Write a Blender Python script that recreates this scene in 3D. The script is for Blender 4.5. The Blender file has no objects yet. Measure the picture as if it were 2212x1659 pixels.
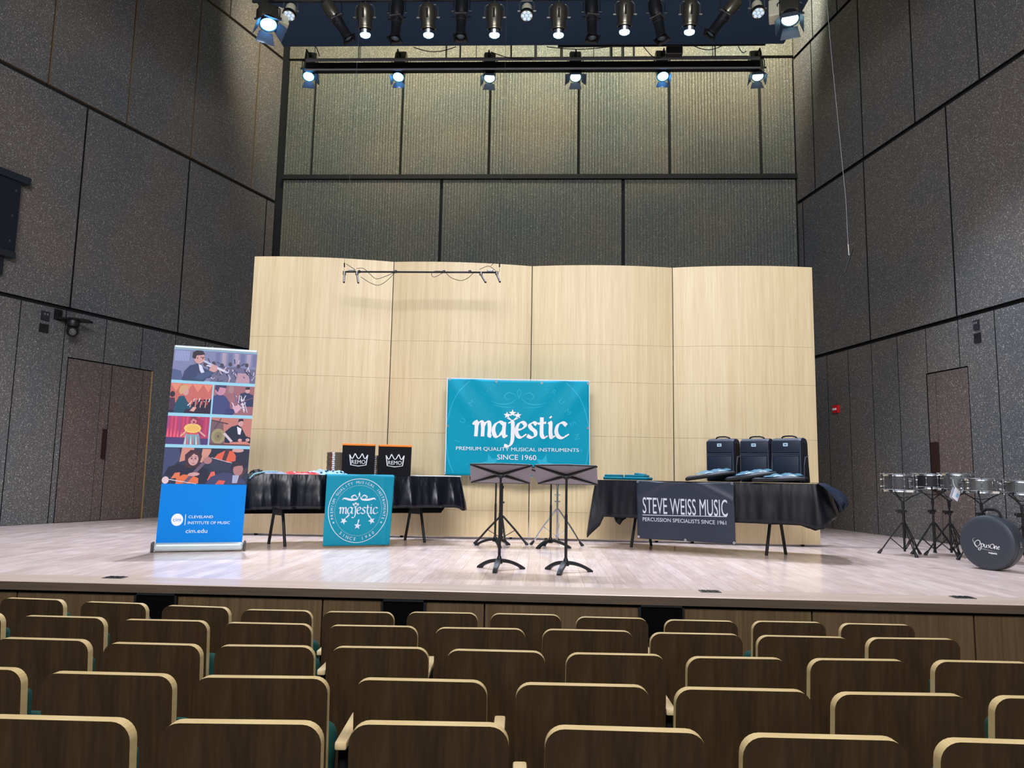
import bpy, bmesh, math, random
from mathutils import Vector, Matrix
random.seed(7)
S = bpy.context.scene
COL = S.collection
R = math.radians
# ---------------------------------------------------------------- camera
FPX, YAW, PIT, ROL, EYE = 1619.0, R(2.34), R(6.89), R(1.0), 0.84
def cam_axes():
    cy, sy, cp, sp = math.cos(YAW), math.sin(YAW), math.cos(PIT), math.sin(PIT)
    f = Vector((-sy*cp, cy*cp, sp)); r = Vector((cy, sy, 0)); d = f.cross(r)
    return f, r*math.cos(ROL)-d*math.sin(ROL), d*math.cos(ROL)+r*math.sin(ROL)
CF, CR, CD = cam_axes()
cd = bpy.data.cameras.new('camera'); cam = bpy.data.objects.new('camera', cd); COL.objects.link(cam)
cd.sensor_fit = 'HORIZONTAL'; cd.sensor_width = 36; cd.lens = FPX/2212*36; cd.clip_end = 100; cd.clip_start = .02
m = Matrix.Identity(4)
for i in range(3):
    m[i][0] = CR[i]; m[i][1] = -CD[i]; m[i][2] = -CF[i]
m[2][3] = EYE
cam.matrix_world = m; S.camera = cam
# ---------------------------------------------------------------- world, exposure
w = bpy.data.worlds.new('world'); S.world = w; w.use_nodes = True
w.node_tree.nodes['Background'].inputs[0].default_value = (.80, .86, 1, 1)
w.node_tree.nodes['Background'].inputs[1].default_value = .42
vs = S.view_settings; vs.view_transform = 'Standard'; vs.look = 'None'; vs.gamma = 1; vs.use_curve_mapping = False
vs.exposure = 0.0
def lamp(kind, name, loc, target, power, color=(1, 1, 1), **kw):
    l = bpy.data.lights.new(name, kind); l.energy = power; l.color = color
    for k, v in kw.items(): setattr(l, k, v)
    o = bpy.data.objects.new(name, l); COL.objects.link(o); o.location = loc
    o.rotation_euler = (Vector(target)-Vector(loc)).to_track_quat('-Z', 'Y').to_euler()
    return o
# house light over the seating
lamp('AREA', 'house_and_fill_light', (0, 4.3, 6.9), (0, 3.9, 0), 62, (1, .83, .60), shape='RECTANGLE', size=9, size_y=1.2)
lamp('AREA', 'house_and_fill_light', (0, -2.5, 6.6), (0, 9, 2.8), 1300, (.95, .95, 1), shape='RECTANGLE', size=8, size_y=2)  # added frontal fill behind the camera to brighten shell and walls, no known fixture
# wash lights in the slot behind the canopy
for x in (-4.4, -2.3, -.2, 1.9, 4.0):
    lamp('SPOT', 'wall_wash_light', (x, 12.75, 10.0), (x+.1, 14.8, 10.0), 400, (1, .93, .70), spot_size=R(150), spot_blend=.5, shadow_soft_size=.06)

# ---------------------------------------------------------------- pixel to place
def ray(x, y): return CF+CR*((x-1106)/FPX)+CD*((y-829.5)/FPX)
def atz(x, y, z=0.):
    v = ray(x, y); t = (z-EYE)/v.z; return Vector((v.x*t, v.y*t, z))
def aty(x, y, Y):
    v = ray(x, y); t = Y/v.y; return Vector((v.x*t, Y, EYE+v.z*t))
def onpl(x, y, p, n):
    v = ray(x, y); c = Vector((0, 0, EYE)); t = (Vector(p)-c).dot(n)/v.dot(n); return c+v*t
# ---------------------------------------------------------------- materials
MC = {}
def s2l(c): return tuple((x/12.92 if x <= .04045 else ((x+.055)/1.055)**2.4) for x in c)
def rgb(*c): return s2l([v/255 for v in c])
def mat(name, col, rough=.5, metal=0., emit=None, es=0., spec=.4, coat=0.):
    if name in MC: return MC[name]
    m = bpy.data.materials.new(name); m.use_nodes = True; b = m.node_tree.nodes['Principled BSDF']
    b.inputs['Base Color'].default_value = (*col, 1); b.inputs['Roughness'].default_value = rough
    b.inputs['Metallic'].default_value = metal; b.inputs['Specular IOR Level'].default_value = spec
    b.inputs['Coat Weight'].default_value = coat
    if emit: b.inputs['Emission Color'].default_value = (*emit, 1); b.inputs['Emission Strength'].default_value = es
    MC[name] = m; return m
def nodes(m): return m.node_tree.nodes, m.node_tree.links, m.node_tree.nodes['Principled BSDF']
def coords(m, scale, kind='Object', rot=(0, 0, 0)):
    N, L, b = nodes(m); t = N.new('ShaderNodeTexCoord'); mp = N.new('ShaderNodeMapping')
    mp.inputs['Scale'].default_value = scale; mp.inputs['Rotation'].default_value = rot
    L.new(t.outputs[kind], mp.inputs['Vector']); return mp.outputs['Vector']
def ramp(m, fac, stops, interp='LINEAR'):
    N, L, b = nodes(m); r = N.new('ShaderNodeValToRGB'); r.color_ramp.interpolation = interp
    e = r.color_ramp.elements
    while len(e) < len(stops): e.new(.5)
    for i, (p, c) in enumerate(stops): e[i].position = p; e[i].color = (*c, 1)
    L.new(fac, r.inputs['Fac']); return r.outputs['Color']
def mix(m, fac, a, b_, mode='MIX'):
    N, L, b = nodes(m); x = N.new('ShaderNodeMix'); x.data_type = 'RGBA'; x.blend_type = mode
    for inp, v in ((x.inputs['Factor'], fac), (x.inputs['A'], a), (x.inputs['B'], b_)):
        if hasattr(v, 'links'): L.new(v, inp)
        elif isinstance(v, tuple): inp.default_value = (*v, 1)
        else: inp.default_value = v
    return x.outputs['Result']
def noise(m, vec, scale, detail=3, rough=.5):
    N, L, b = nodes(m); n = N.new('ShaderNodeTexNoise'); n.inputs['Scale'].default_value = scale
    n.inputs['Detail'].default_value = detail; n.inputs['Roughness'].default_value = rough
    L.new(vec, n.inputs['Vector']); return n.outputs['Fac']
def mathn(m, op, a, b_):
    N, L, b = nodes(m); x = N.new('ShaderNodeMath'); x.operation = op
    for i, v in ((0, a), (1, b_)):
        if hasattr(v, 'links'): L.new(v, x.inputs[i])
        else: x.inputs[i].default_value = v
    return x.outputs[0]
def board(name, c1, c2, fleck, dens=.56):
    """dark wood wool board with pale flecks"""
    m = mat(name, c1, .72); N, L, b = nodes(m); v = coords(m, (1, 1, 1))
    base = ramp(m, noise(m, v, .55, 2), [(.34, c1), (.5, tuple((a_+b__)/2 for a_, b__ in zip(c1, c2))), (.64, c2)])
    grain = ramp(m, noise(m, v, 60, 4, .7), [(.35, (.55, .55, .55)), (.7, (1.5, 1.5, 1.5))])
    base = mix(m, 1., base, grain, 'MULTIPLY')
    out = base
    for sc, th, off in ((26, .10, 0), (42, .15, 3), (70, .2, 7)):
        vv = coords(m, (1, 1, .62 if off != 3 else 1.5), rot=(0, off*.2, 0))
        vo = N.new('ShaderNodeTexVoronoi'); vo.inputs['Scale'].default_value = sc; L.new(vv, vo.inputs['Vector'])
        sep = N.new('ShaderNodeSeparateColor'); L.new(vo.outputs['Color'], sep.inputs[0])
        d = mathn(m, 'LESS_THAN', vo.outputs['Distance'], th*1.6)
        k = mathn(m, 'GREATER_THAN', sep.outputs[0], dens)
        bright = mathn(m, 'MULTIPLY', mathn(m, 'MULTIPLY', d, k), sep.outputs[1])
        out = mix(m, bright, out, fleck)
    L.new(out, b.inputs['Base Color']); return m
M_WALL = board('speckled_dark_board', rgb(82, 86, 89), rgb(97, 91, 86), rgb(182, 178, 168), .57)
M_WALLB = board('speckled_olive_board', rgb(76, 83, 80), rgb(94, 92, 82), rgb(168, 164, 142), .5)
M_WALLD = board('speckled_brown_board', rgb(86, 78, 74), rgb(98, 86, 79), rgb(172, 160, 148), .56)
M_EDGE = mat('board_edge', rgb(120, 100, 75), .6)
M_JOINT = mat('joint_black', rgb(16, 18, 20), .8)
def wood(name, c1, c2, c3, sc=(26, 26, .9), rough=.45, axis=None, n2=7):
    m = mat(name, c1, rough); N, L, b = nodes(m); v = coords(m, sc)
    a = noise(m, v, 2.2, 4, .6)
    base = ramp(m, a, [(.28, c1), (.5, c2), (.72, c3)])
    v2 = coords(m, (sc[0]*.09, sc[1]*.09, sc[2]*.05)); base = mix(m, .35, base, ramp(m, noise(m, v2, n2, 1), [(.35, c1), (.65, c3)]))
    L.new(base, b.inputs['Base Color']); return m
M_OAK = wood('pale_oak_veneer', rgb(208, 184, 140), rgb(220, 199, 157), rgb(230, 212, 172), rough=.42)
M_OAKE = mat('oak_edge', rgb(232, 214, 184), .5)
M_FASCIA = wood('oak_stage_front', rgb(74, 56, 34), rgb(86, 66, 42), rgb(98, 78, 52), (30, 30, .8))
M_NOSE = wood('oak_nosing', rgb(66, 54, 42), rgb(80, 66, 52), rgb(94, 78, 63), (.9, 20, 20))
M_SEATW = wood('dark_seat_veneer', rgb(40, 29, 15), rgb(52, 38, 21), rgb(64, 48, 28), (30, 30, .7), .38)
M_PLY = wood('plywood_edge', rgb(182, 156, 104), rgb(198, 174, 124), rgb(208, 188, 142), (2, 2, 90), .5)
M_ARM = wood('armrest_beech', rgb(206, 178, 128), rgb(222, 198, 150), rgb(232, 212, 170), (20, 2, 20), .45)
M_GREEN = mat('green_upholstery', rgb(22, 78, 70), .85)
N, L, b = nodes(M_GREEN)
bp = N.new('ShaderNodeBump'); bp.inputs['Strength'].default_value = .3; bp.inputs['Distance'].default_value = .003
L.new(noise(M_GREEN, coords(M_GREEN, (1, 1, 1)), 300, 2), bp.inputs['Height']); L.new(bp.outputs[0], b.inputs['Normal'])
# stage planks
M_FLOOR = mat('maple_planks', rgb(214, 190, 172), .24); N, L, b = nodes(M_FLOOR)
v = coords(M_FLOOR, (1, 1, 1), rot=(0, 0, R(90)))
def brick(vec, c1, c2, mortar, bw, rh, ms=.004, off=.37):
    br = N.new('ShaderNodeTexBrick'); br.offset = off; br.inputs['Color1'].default_value = (*c1, 1); br.inputs['Color2'].default_value = (*c2, 1)
    br.inputs['Mortar'].default_value = (*mortar, 1); br.inputs['Scale'].default_value = 1; br.inputs['Mortar Size'].default_value = ms
    br.inputs['Brick Width'].default_value = bw; br.inputs['Row Height'].default_value = rh; br.inputs['Bias'].default_value = 0
    L.new(vec, br.inputs['Vector']); return br
b1 = brick(v, rgb(238, 218, 208), rgb(216, 190, 178), rgb(204, 178, 166), 1.25, .115, .003)
b2 = brick(v, rgb(242, 228, 222), rgb(222, 200, 188), rgb(210, 186, 172), 1.25*1.37, .115, .002, .61)
c = mix(M_FLOOR, .45, b1.outputs['Color'], b2.outputs['Color'])
g = ramp(M_FLOOR, noise(M_FLOOR, coords(M_FLOOR, (28, 1.4, 1)), 2, 4), [(.3, (.86, .85, .85)), (.7, (1.06, 1.05, 1.04))])
L.new(mix(M_FLOOR, 1., c, g, 'MULTIPLY'), b.inputs['Base Color'])
L.new(ramp(M_FLOOR, noise(M_FLOOR, coords(M_FLOOR, (3, 1, 1)), 2.5, 3), [(.3, (.13, .13, .13)), (.7, (.24, .24, .24))]), b.inputs['Roughness'])
M_CARPET = mat('dark_floor', rgb(38, 36, 34), .9)
M_BLACK = mat('black_metal', rgb(20, 21, 23), .42)
M_MATTE = mat('matte_black', rgb(14, 14, 16), .8)
M_GREYM = mat('grey_metal', rgb(96, 96, 92), .35, .6)
M_CHROME = mat('chrome', rgb(215, 218, 222), .16, 1.)
M_CAN = mat('fixture_can', rgb(96, 92, 80), .28, .75)
M_CANP = mat('fixture_can_pale', rgb(190, 186, 160), .4, .1)
M_LENS = mat('lit_lens', (.8, .9, 1), .3, emit=(.40, .80, 1.0), es=3.2)
M_LENSB = mat('blue_lit_lens', (.5, .8, 1), .3, emit=(.08, .42, 1.0), es=12)
M_LENSOFF = mat('unlit_lens', rgb(120, 140, 150), .08, .4)
M_DOORM = mat('barn_door_black', rgb(66, 74, 84), .5)
M_NAVY = mat('canopy_navy', rgb(48, 68, 92), .85)
M_SATIN = mat('black_satin', rgb(7, 10, 20), .27, 0, spec=.33)
def creases(m, sc, st, dist):
    N, L, b = nodes(m); bp = N.new('ShaderNodeBump'); bp.inputs['Strength'].default_value = st; bp.inputs['Distance'].default_value = dist
    L.new(noise(m, coords(m, sc), 1, 3, .6), bp.inputs['Height']); L.new(bp.outputs[0], b.inputs['Normal'])
creases(M_SATIN, (5, 5, 1.6), .5, .035)
M_CLOTH = mat('black_cloth', rgb(9, 9, 10), .92, spec=.2)
M_CLOTHG = mat('charcoal_cloth', rgb(10, 12, 20), .4, spec=.33); creases(M_CLOTHG, (4, 4, 1.2), .45, .03)
M_TEAL = mat('teal_print', rgb(0, 150, 178), .5, spec=.12)
M_TEAL2 = mat('teal_print_soft', rgb(20, 134, 158), .5, spec=.15)
M_TEALD = mat('teal_darker', rgb(0, 128, 160), .5)
M_PRINT = mat('pale_print', rgb(214, 228, 236), .5)
M_PRINT2 = mat('faint_print', rgb(44, 172, 200), .5, spec=.12)
M_WHITE = mat('white_print', rgb(236, 238, 242), .5)
M_ORANGE = mat('orange_card', rgb(240, 130, 30), .5)
M_BOXB = mat('black_card', rgb(5, 7, 14), .5, spec=.15)
M_RED = mat('red_plastic', rgb(205, 28, 40), .4)
M_BRASSL = mat('pull_bronze', rgb(52, 34, 30), .45, .2)
M_BAG = mat('navy_black_nylon', rgb(24, 34, 52), .5)
M_BAGS = mat('black_nylon', rgb(15, 16, 20), .65)
M_PIPING = mat('grey_piping', rgb(74, 84, 100), .6)
M_CASE = mat('slate_case', rgb(52, 58, 66), .5)
def colr(r, g, b_, rough=.5): return mat('print_%d_%d_%d' % (r, g, b_), rgb(r, g, b_), rough, spec=.15)
# ---------------------------------------------------------------- mesh helper
class MB:
    def __init__(s): s.v = []; s.f = []; s.m = []
    def add(s, vs, fs, mi=0, M=None):
        o = len(s.v)
        s.v += [tuple(M @ Vector(p)) if M else tuple(p) for p in vs]
        s.f += [tuple(i+o for i in f) for f in fs]; s.m += [mi]*len(fs); return s
    def box(s, c, d, mi=0, M=None, top=None):
        x, y, z = d[0]/2, d[1]/2, d[2]/2; t = top or (1, 1)
        vs = [(c[0]+sx*x*(t[0] if sz > 0 else 1), c[1]+sy*y*(t[1] if sz > 0 else 1), c[2]+sz*z) for sz in (-1, 1) for sx, sy in ((-1, -1), (1, -1), (1, 1), (-1, 1))]
        return s.add(vs, [(3, 2, 1, 0), (4, 5, 6, 7), (0, 1, 5, 4), (1, 2, 6, 5), (2, 3, 7, 6), (3, 0, 4, 7)], mi, M)
    def rbox(s, c, d, r=.01, seg=2, mi=0, M=None, top=None):
        t = MB(); t.box(c, d, top=top); bm = bmesh.new(); vs = [bm.verts.new(p) for p in t.v]
        for f in t.f: bm.faces.new([vs[i] for i in f])
        bmesh.ops.bevel(bm, geom=bm.edges[:], offset=min(r, min(d)*.49), segments=seg, affect='EDGES', profile=.5)
        bm.verts.index_update(); s.add([v.co.copy() for v in bm.verts], [[v.index for v in f.verts] for f in bm.faces], mi, M); bm.free(); return s
    def tube(s, pts, r, n=8, mi=0, M=None, cap=True):
        pts = [Vector(p) for p in pts]; rs = r if isinstance(r, (list, tuple)) else [r]*len(pts)
        vs = []; fs = []; prev = None
        for i, p in enumerate(pts):
            t = (pts[min(i+1, len(pts)-1)]-pts[max(i-1, 0)]).normalized()
            if prev is None: a = t.orthogonal().normalized()
            else: a = (prev-t*prev.dot(t)).normalized() if (prev-t*prev.dot(t)).length > 1e-6 else t.orthogonal().normalized()
            prev = a; bb = t.cross(a)
            vs += [p+(a*math.cos(2*math.pi*k/n)+bb*math.sin(2*math.pi*k/n))*rs[i] for k in range(n)]
        for i in range(len(pts)-1):
            for k in range(n): fs.append((i*n+k, i*n+(k+1) % n, (i+1)*n+(k+1) % n, (i+1)*n+k))
        if cap: fs.append(tuple(range(n-1, -1, -1))); fs.append(tuple(range((len(pts)-1)*n, len(pts)*n)))
        return s.add(vs, fs, mi, M)
    def lathe(s, prof, n=24, mi=0, M=None, mis=None):
        """prof: (radius, z) pairs about local Z"""
        vs = []; ln = len(prof)
        for r, z in prof: vs += [(max(r, 1e-4)*math.cos(2*math.pi*k/n), max(r, 1e-4)*math.sin(2*math.pi*k/n), z) for k in range(n)]
        for i in range(ln-1):
            s_f = [(i*n+k, i*n+(k+1) % n, (i+1)*n+(k+1) % n, (i+1)*n+k) for k in range(n)]
            if i == 0: o = len(s.v); s.add(vs, s_f, mis[i] if mis else mi, M)
            else: s.f += [tuple(a+o for a in f) for f in s_f]; s.m += [(mis[i] if mis else mi)]*n
        return s
    def prism(s, poly, a, b_, axis='Y', mi=0, M=None, side=None):
        """poly of 2D points extruded from a to b along axis"""
        def P(u, v_, w_): return {'Y': (u, w_, v_), 'Z': (u, v_, w_), 'X': (w_, u, v_)}[axis]
        n = len(poly); vs = [P(u, v_, a) for u, v_ in poly]+[P(u, v_, b_) for u, v_ in poly]
        s.add(vs, [tuple(range(n)), tuple(range(2*n-1, n-1, -1))], mi, M)
        o = len(s.v)-2*n; s.f += [(o+(i+1) % n, o+i, o+i+n, o+(i+1) % n+n) for i in range(n)]; s.m += [mi if side is None else side]*n
        return s
    def grid(s, fn, nu, nv, mi=0, thick=0):
        vs = [fn(i/nu, j/nv) for j in range(nv+1) for i in range(nu+1)]
        fs = [(j*(nu+1)+i, j*(nu+1)+i+1, (j+1)*(nu+1)+i+1, (j+1)*(nu+1)+i) for j in range(nv) for i in range(nu)]
        return s.add(vs, fs, mi)
    def build(s, name, mats, parent=None, org=None, smooth=False, solid=0, bevel=0):
        me = bpy.data.meshes.new(name)
        vs = s.v if org is None else [(p[0]-org[0], p[1]-org[1], p[2]-org[2]) for p in s.v]
        me.from_pydata(vs, [], s.f); mats = mats if isinstance(mats, (list, tuple)) else [mats]
        for m_ in mats: me.materials.append(m_)
        me.polygons.foreach_set('material_index', s.m)
        bm = bmesh.new(); bm.from_mesh(me)
        if solid == 0: bmesh.ops.recalc_face_normals(bm, faces=bm.faces)
        bm.to_mesh(me); bm.free()
        if smooth:
            me.polygons.foreach_set('use_smooth', [True]*len(me.polygons))
            if smooth is not True: me.set_sharp_from_angle(angle=R(smooth))
        o = bpy.data.objects.new(name, me); COL.objects.link(o)
        if parent: o.parent = parent
        if solid:
            md = o.modifiers.new('thickness', 'SOLIDIFY'); md.thickness = solid; md.offset = 0
        return o
def tag(o, label, cat, group=None, kind=None):
    o['label'] = label; o['category'] = cat
    if group: o['group'] = group
    if kind: o['kind'] = kind
    return o
def struct(o, label=None):
    o['kind'] = 'structure'
    if label: o['label'] = label
    return o
def thing(name, label, cat, loc=(0, 0, 0), rz=0, group=None):
    o = bpy.data.objects.new(name, None); COL.objects.link(o); o.location = loc; o.rotation_euler = (0, 0, rz)
    o.empty_display_size = .1
    return tag(o, label, cat, group)
def copy_tree(o, parent=None):
    c = o.copy(); COL.objects.link(c)
    if parent: c.parent = parent
    for ch in [x for x in bpy.data.objects if x.parent == o]: copy_tree(ch, c)
    return c
KIDS = {}
def dup(root, loc, rz, label, group=None):
    c = copy_tree(root); c.location = loc; c.rotation_euler = (0, 0, rz); c['label'] = label
    if group: c['group'] = group
    return c
def frame(o, ux, vy, nz=None):
    """4x4 with columns u, v, u x v at o"""
    ux = Vector(ux).normalized(); vy = Vector(vy).normalized(); n = ux.cross(vy).normalized(); m_ = Matrix.Identity(4)
    for i in range(3): m_[i][0] = ux[i]; m_[i][1] = vy[i]; m_[i][2] = n[i]; m_[i][3] = o[i]
    return m_
def aim(o, d, up=(0, 0, 1)):
    """matrix whose -Z looks along d"""
    q = Vector(d).to_track_quat('-Z', 'Y'); m_ = q.to_matrix().to_4x4(); m_.translation = Vector(o); return m_
# text as mesh data, always in the flat XY plane
def glyphs(body, size=1., bold=0., cx=1.):
    c_ = bpy.data.curves.new('t', 'FONT'); c_.body = body; c_.size = size; c_.resolution_u = 3; c_.offset = bold
    c_.align_x = 'CENTER'; c_.align_y = 'CENTER'
    o = bpy.data.objects.new('t', c_); me = bpy.data.meshes.new_from_object(o)
    vs = [(v_.co.x*cx, v_.co.y) for v_ in me.vertices]; fs = [tuple(p.vertices) for p in me.polygons]
    bpy.data.objects.remove(o); bpy.data.meshes.remove(me); bpy.data.curves.remove(c_); return vs, fs
def text(mb, body, cx, cy, width, height, mi=0, bold=0., rot=0.):
    """centre text at cx,cy filling width x height (height = cap height)"""
    vs, fs = glyphs(body, 1., bold)
    x0, x1 = min(v_[0] for v_ in vs), max(v_[0] for v_ in vs); y0, y1 = min(v_[1] for v_ in vs), max(v_[1] for v_ in vs)
    sy = height/(y1-y0); sx = width/(x1-x0) if width else sy
    out = []
    for x, y in vs:
        a, b_ = (x-(x0+x1)/2)*sx, (y-(y0+y1)/2)*sy
        out.append((cx+a*math.cos(rot)-b_*math.sin(rot), cy+a*math.sin(rot)+b_*math.cos(rot), 0))
    mb.add(out, fs, mi); return mb
def arctext(mb, body, cx, cy, rx, ry, a0, a1, h, mi=0, flip=False):
    n = len(body)
    for i, ch in enumerate(body):
        if ch == ' ': continue
        a = a0+(a1-a0)*i/(n-1); x, y = cx+rx*math.cos(a), cy+ry*math.sin(a)
        text(mb, ch, x, y, None, h, mi, rot=a-math.pi/2 if not flip else a+math.pi/2)
    return mb
def smoothline(p, k=6):
    if len(p) < 3: return [Vector((*q, 0)) for q in p]
    P = [Vector((*q, 0)) for q in p]; P = [P[0]*2-P[1]]+P+[P[-1]*2-P[-2]]; out = []
    for i in range(1, len(P)-2):
        for j in range(k):
            t = j/k; a, b_, c_, d = P[i-1], P[i], P[i+1], P[i+2]
            out.append(.5*((2*b_)+(c_-a)*t+(2*a-5*b_+4*c_-d)*t*t+(3*b_-a-3*c_+d)*t**3))
    return out+[P[-2]]
def ribbon(mb, p, w_, mi=0, nib=None, k=6, taper=False, closed=False):
    q = smoothline(p, k); vs = []
    for i, c_ in enumerate(q):
        t = (q[min(i+1, len(q)-1)]-q[max(i-1, 0)]); t.normalize(); n = Vector((-t.y, t.x, 0)); ww = w_
        if nib is not None: ww = w_*(.28+.72*abs(math.sin(math.atan2(t.y, t.x)-nib)))
        if taper: ww *= max(.12, math.sin(math.pi*(i+.3)/(len(q)-.4)))
        vs += [c_+n*ww/2, c_-n*ww/2]
    mb.add(vs, [(2*i, 2*i+1, 2*i+3, 2*i+2) for i in range(len(q)-1)], mi); return mb
def ell(cx, cy, rx, ry, n=20, a0=0, a1=360): return [(cx+rx*math.cos(R(a0+(a1-a0)*i/n)), cy+ry*math.sin(R(a0+(a1-a0)*i/n))) for i in range(n+(a1-a0 != 360))]
def poly(mb, pts, mi=0): return mb.add([(x, y, 0) for x, y in pts], [tuple(range(len(pts)))], mi)
def star(mb, cx, cy, r, mi=0, rot=0, inner=.42):
    poly(mb, [(cx+(r if i % 2 == 0 else r*inner)*math.sin(rot+i*math.pi/5), cy+(r if i % 2 == 0 else r*inner)*math.cos(rot+i*math.pi/5)) for i in range(10)], mi)
SCRIPT = {'m': [[(-.1, .78), (.1, 1), (.14, .6), (.1, 0)], [(.12, .62), (.3, .92), (.5, .95), (.56, .6), (.54, 0)], [(.56, .62), (.74, .92), (.94, .95), (1., .6), (.98, .1), (1.12, .02)]],
 'a': [[(.72, .85), (.45, 1), (.15, .8), (.05, .4), (.2, .03), (.45, .1), (.72, .5)], [(.76, 1), (.72, .3), (.78, .02), (.96, .12)]],
 'j': [[(.0, .92), (.28, 1), (.3, .3), (.26, -.3), (.05, -.6), (-.25, -.55)]],
 'e': [[(.06, .48), (.4, .56), (.62, .8), (.45, 1), (.2, .9), (.04, .5), (.12, .12), (.36, 0), (.7, .22)]],
 's': [[(.6, .86), (.4, 1), (.16, .84), (.26, .6), (.5, .4), (.5, .12), (.25, 0), (-.02, .12)]],
 't': [[(.22, 1.35), (.2, .6), (.22, .15), (.38, 0), (.6, .12)], [(-.05, .92), (.5, 1.0)]],
 'i': [[(.02, .9), (.16, 1), (.16, .3), (.24, 0), (.44, .12)], [(.1, 1.3), (.24, 1.42)]],
 'c': [[(.7, .82), (.45, 1), (.15, .85), (.03, .45), (.15, .1), (.45, 0), (.86, .25)]]}
ADV = {'m': 1.2, 'a': 1.0, 'j': .5, 'e': .76, 's': .72, 't': .62, 'i': .5, 'c': .8}
def majestic(mb, cx, cy, width, mi=0, wt=.2):
    tot = sum(ADV[c_] for c_ in 'majestic')-.1; s_ = width/tot; x = cx-width/2+.1*s_
    for c_ in 'majestic':
        for st in SCRIPT[c_]: ribbon(mb, [(x+a*s_, cy+(b_-.5)*s_) for a, b_ in st], wt*s_, mi, nib=R(30))
        if c_ == 'j': jx = x+.28*s_
        x += ADV[c_]*s_
    # little crown of three stars over the j
    for dx, dy, r in ((-.36, 1.16, .24), (0, 1.30, .26), (.36, 1.16, .24)): star(mb, jx+dx*s_, cy+(dy-.2)*s_, r*s_, mi)
    ribbon(mb, [(jx-.36*s_, cy+.78*s_), (jx, cy+.62*s_), (jx+.36*s_, cy+.78*s_)], .06*s_, mi)
    for sx in (-1, 1): ribbon(mb, [(jx+sx*.1*s_, cy+.66*s_), (jx+sx*.27*s_, cy+.86*s_), (jx+sx*.14*s_, cy+1.0*s_)], .05*s_, mi)
    return mb
def on(mb, fn, lift=.0): # carry flat artwork onto a surface fn(u,v)->Vector ; v in metres
    mb.v = [tuple(fn(p[0], p[1], lift+p[2])) for p in mb.v]; return mb

# ================================================================ THE SETTING
# stage floor, front and auditorium floor
mb = MB(); mb.prism([(-9.6, 5.60), (8.2, 5.60), (8.2, 16), (-9.6, 16)], -.06, 0, 'Z'); struct(mb.build('floor', M_FLOOR), 'wooden stage floor of pale pinkish planks')
mb = MB(); mb.prism([(5.50, -.004), (5.60, -.004), (5.60, -.062), (5.5, -.062)], -9.6, 8.2, 'X')
struct(mb.build('trim_1', M_NOSE), 'brown wooden nosing face along the stage edge')
mb = MB(); mb.prism([(5.497, -.0035), (5.50, .003), (5.83, .003), (5.83, -.003)], -9.6, 8.2, 'X')
struct(mb.build('trim_3', wood('maple_border', rgb(184, 162, 146), rgb(198, 178, 162), rgb(210, 190, 176), (.8, 14, 14), .3)), 'smooth pale border plank along the stage edge')
mb = MB(); zf = -.085
jx = [atz(x, 1290, -.1) for x in (38, 360, 698, 1046, 1402, 1752, 2101)]
jx = [aty(x, y, 5.54).x for x, y in ((40, 1265), (361, 1280), (698, 1290), (1047, 1300), (1402, 1310), (1753, 1318), (2102, 1325))]
st = jx[1]-jx[0]; jx = [jx[0]-3*st, jx[0]-2*st, jx[0]-st]+jx+[jx[-1]+st, jx[-1]+2*st, jx[-1]+3*st]
for a, b_ in zip(jx, jx[1:]): mb.box(((a+b_)/2, 5.55, (zf-.86)/2), (b_-a-.012, .03, -zf-.0+.0+.86-.17), 0)
mb.box((-.7, 5.60, -.47), (17.8, .06, .8), 1)
struct(mb.build('wall_front', [M_FASCIA, M_JOINT]), 'oak panelled stage front with thin dark joints')
mb = MB(); fl = [(-6, -.30), (0, -.56), (2.05, -.673), (2.76, -.74), (3.39, -.773), (4.0, -.80), (4.62, -.84), (5.6, -.87), (5.7, -.87)]
mb.prism(fl+[(5.7, -1.1), (-6, -1.1)], -9.6, 8.2, 'X'); struct(mb.build('floor', M_CARPET), 'dark sloping auditorium floor')
def floorz(y):
    for (a, za), (b_, zb) in zip(fl, fl[1:]):
        if a <= y <= b_: return za+(zb-za)*(y-a)/(b_-a)
# low vents in the stage front
for i, (x0, x1, y0, y1) in enumerate(((288, 380, 1280, 1337), (822, 919, 1294, 1354), (1380, 1479, 1306, 1368))):
    p, q = aty(x0, (y0+y1)/2, 5.50), aty(x1, (y0+y1)/2, 5.50); za = aty(x0, y0, 5.5).z; zb = za-.24
    t = thing('floor_monitor_grille', ['black square grille at the stage front, leftmost of three, by the roll-up banner', 'black square grille at the stage front, middle of three', 'black square grille at the stage front, rightmost of three'][i], 'grille', ((p.x+q.x)/2, 5.53, zb), group='black grilles in the stage front')
    w2 = (q.x-p.x)/2; mb = MB(); mb.box((0, -.012, (za-zb)/2), (2*w2, .012, za-zb)); mb.build('grille_panel', mat('grille_black', rgb(5, 5, 6), .95, spec=.05), t)
    mb = MB()
    for a in (-1, 1): mb.box((a*(w2-.008), -.022, (za-zb)/2), (.016, .012, za-zb))
    for z in (.008, za-zb-.008): mb.box((0, -.022, z), (2*w2, .012, .016))
    mb.build('frame', M_BLACK, t)

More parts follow.
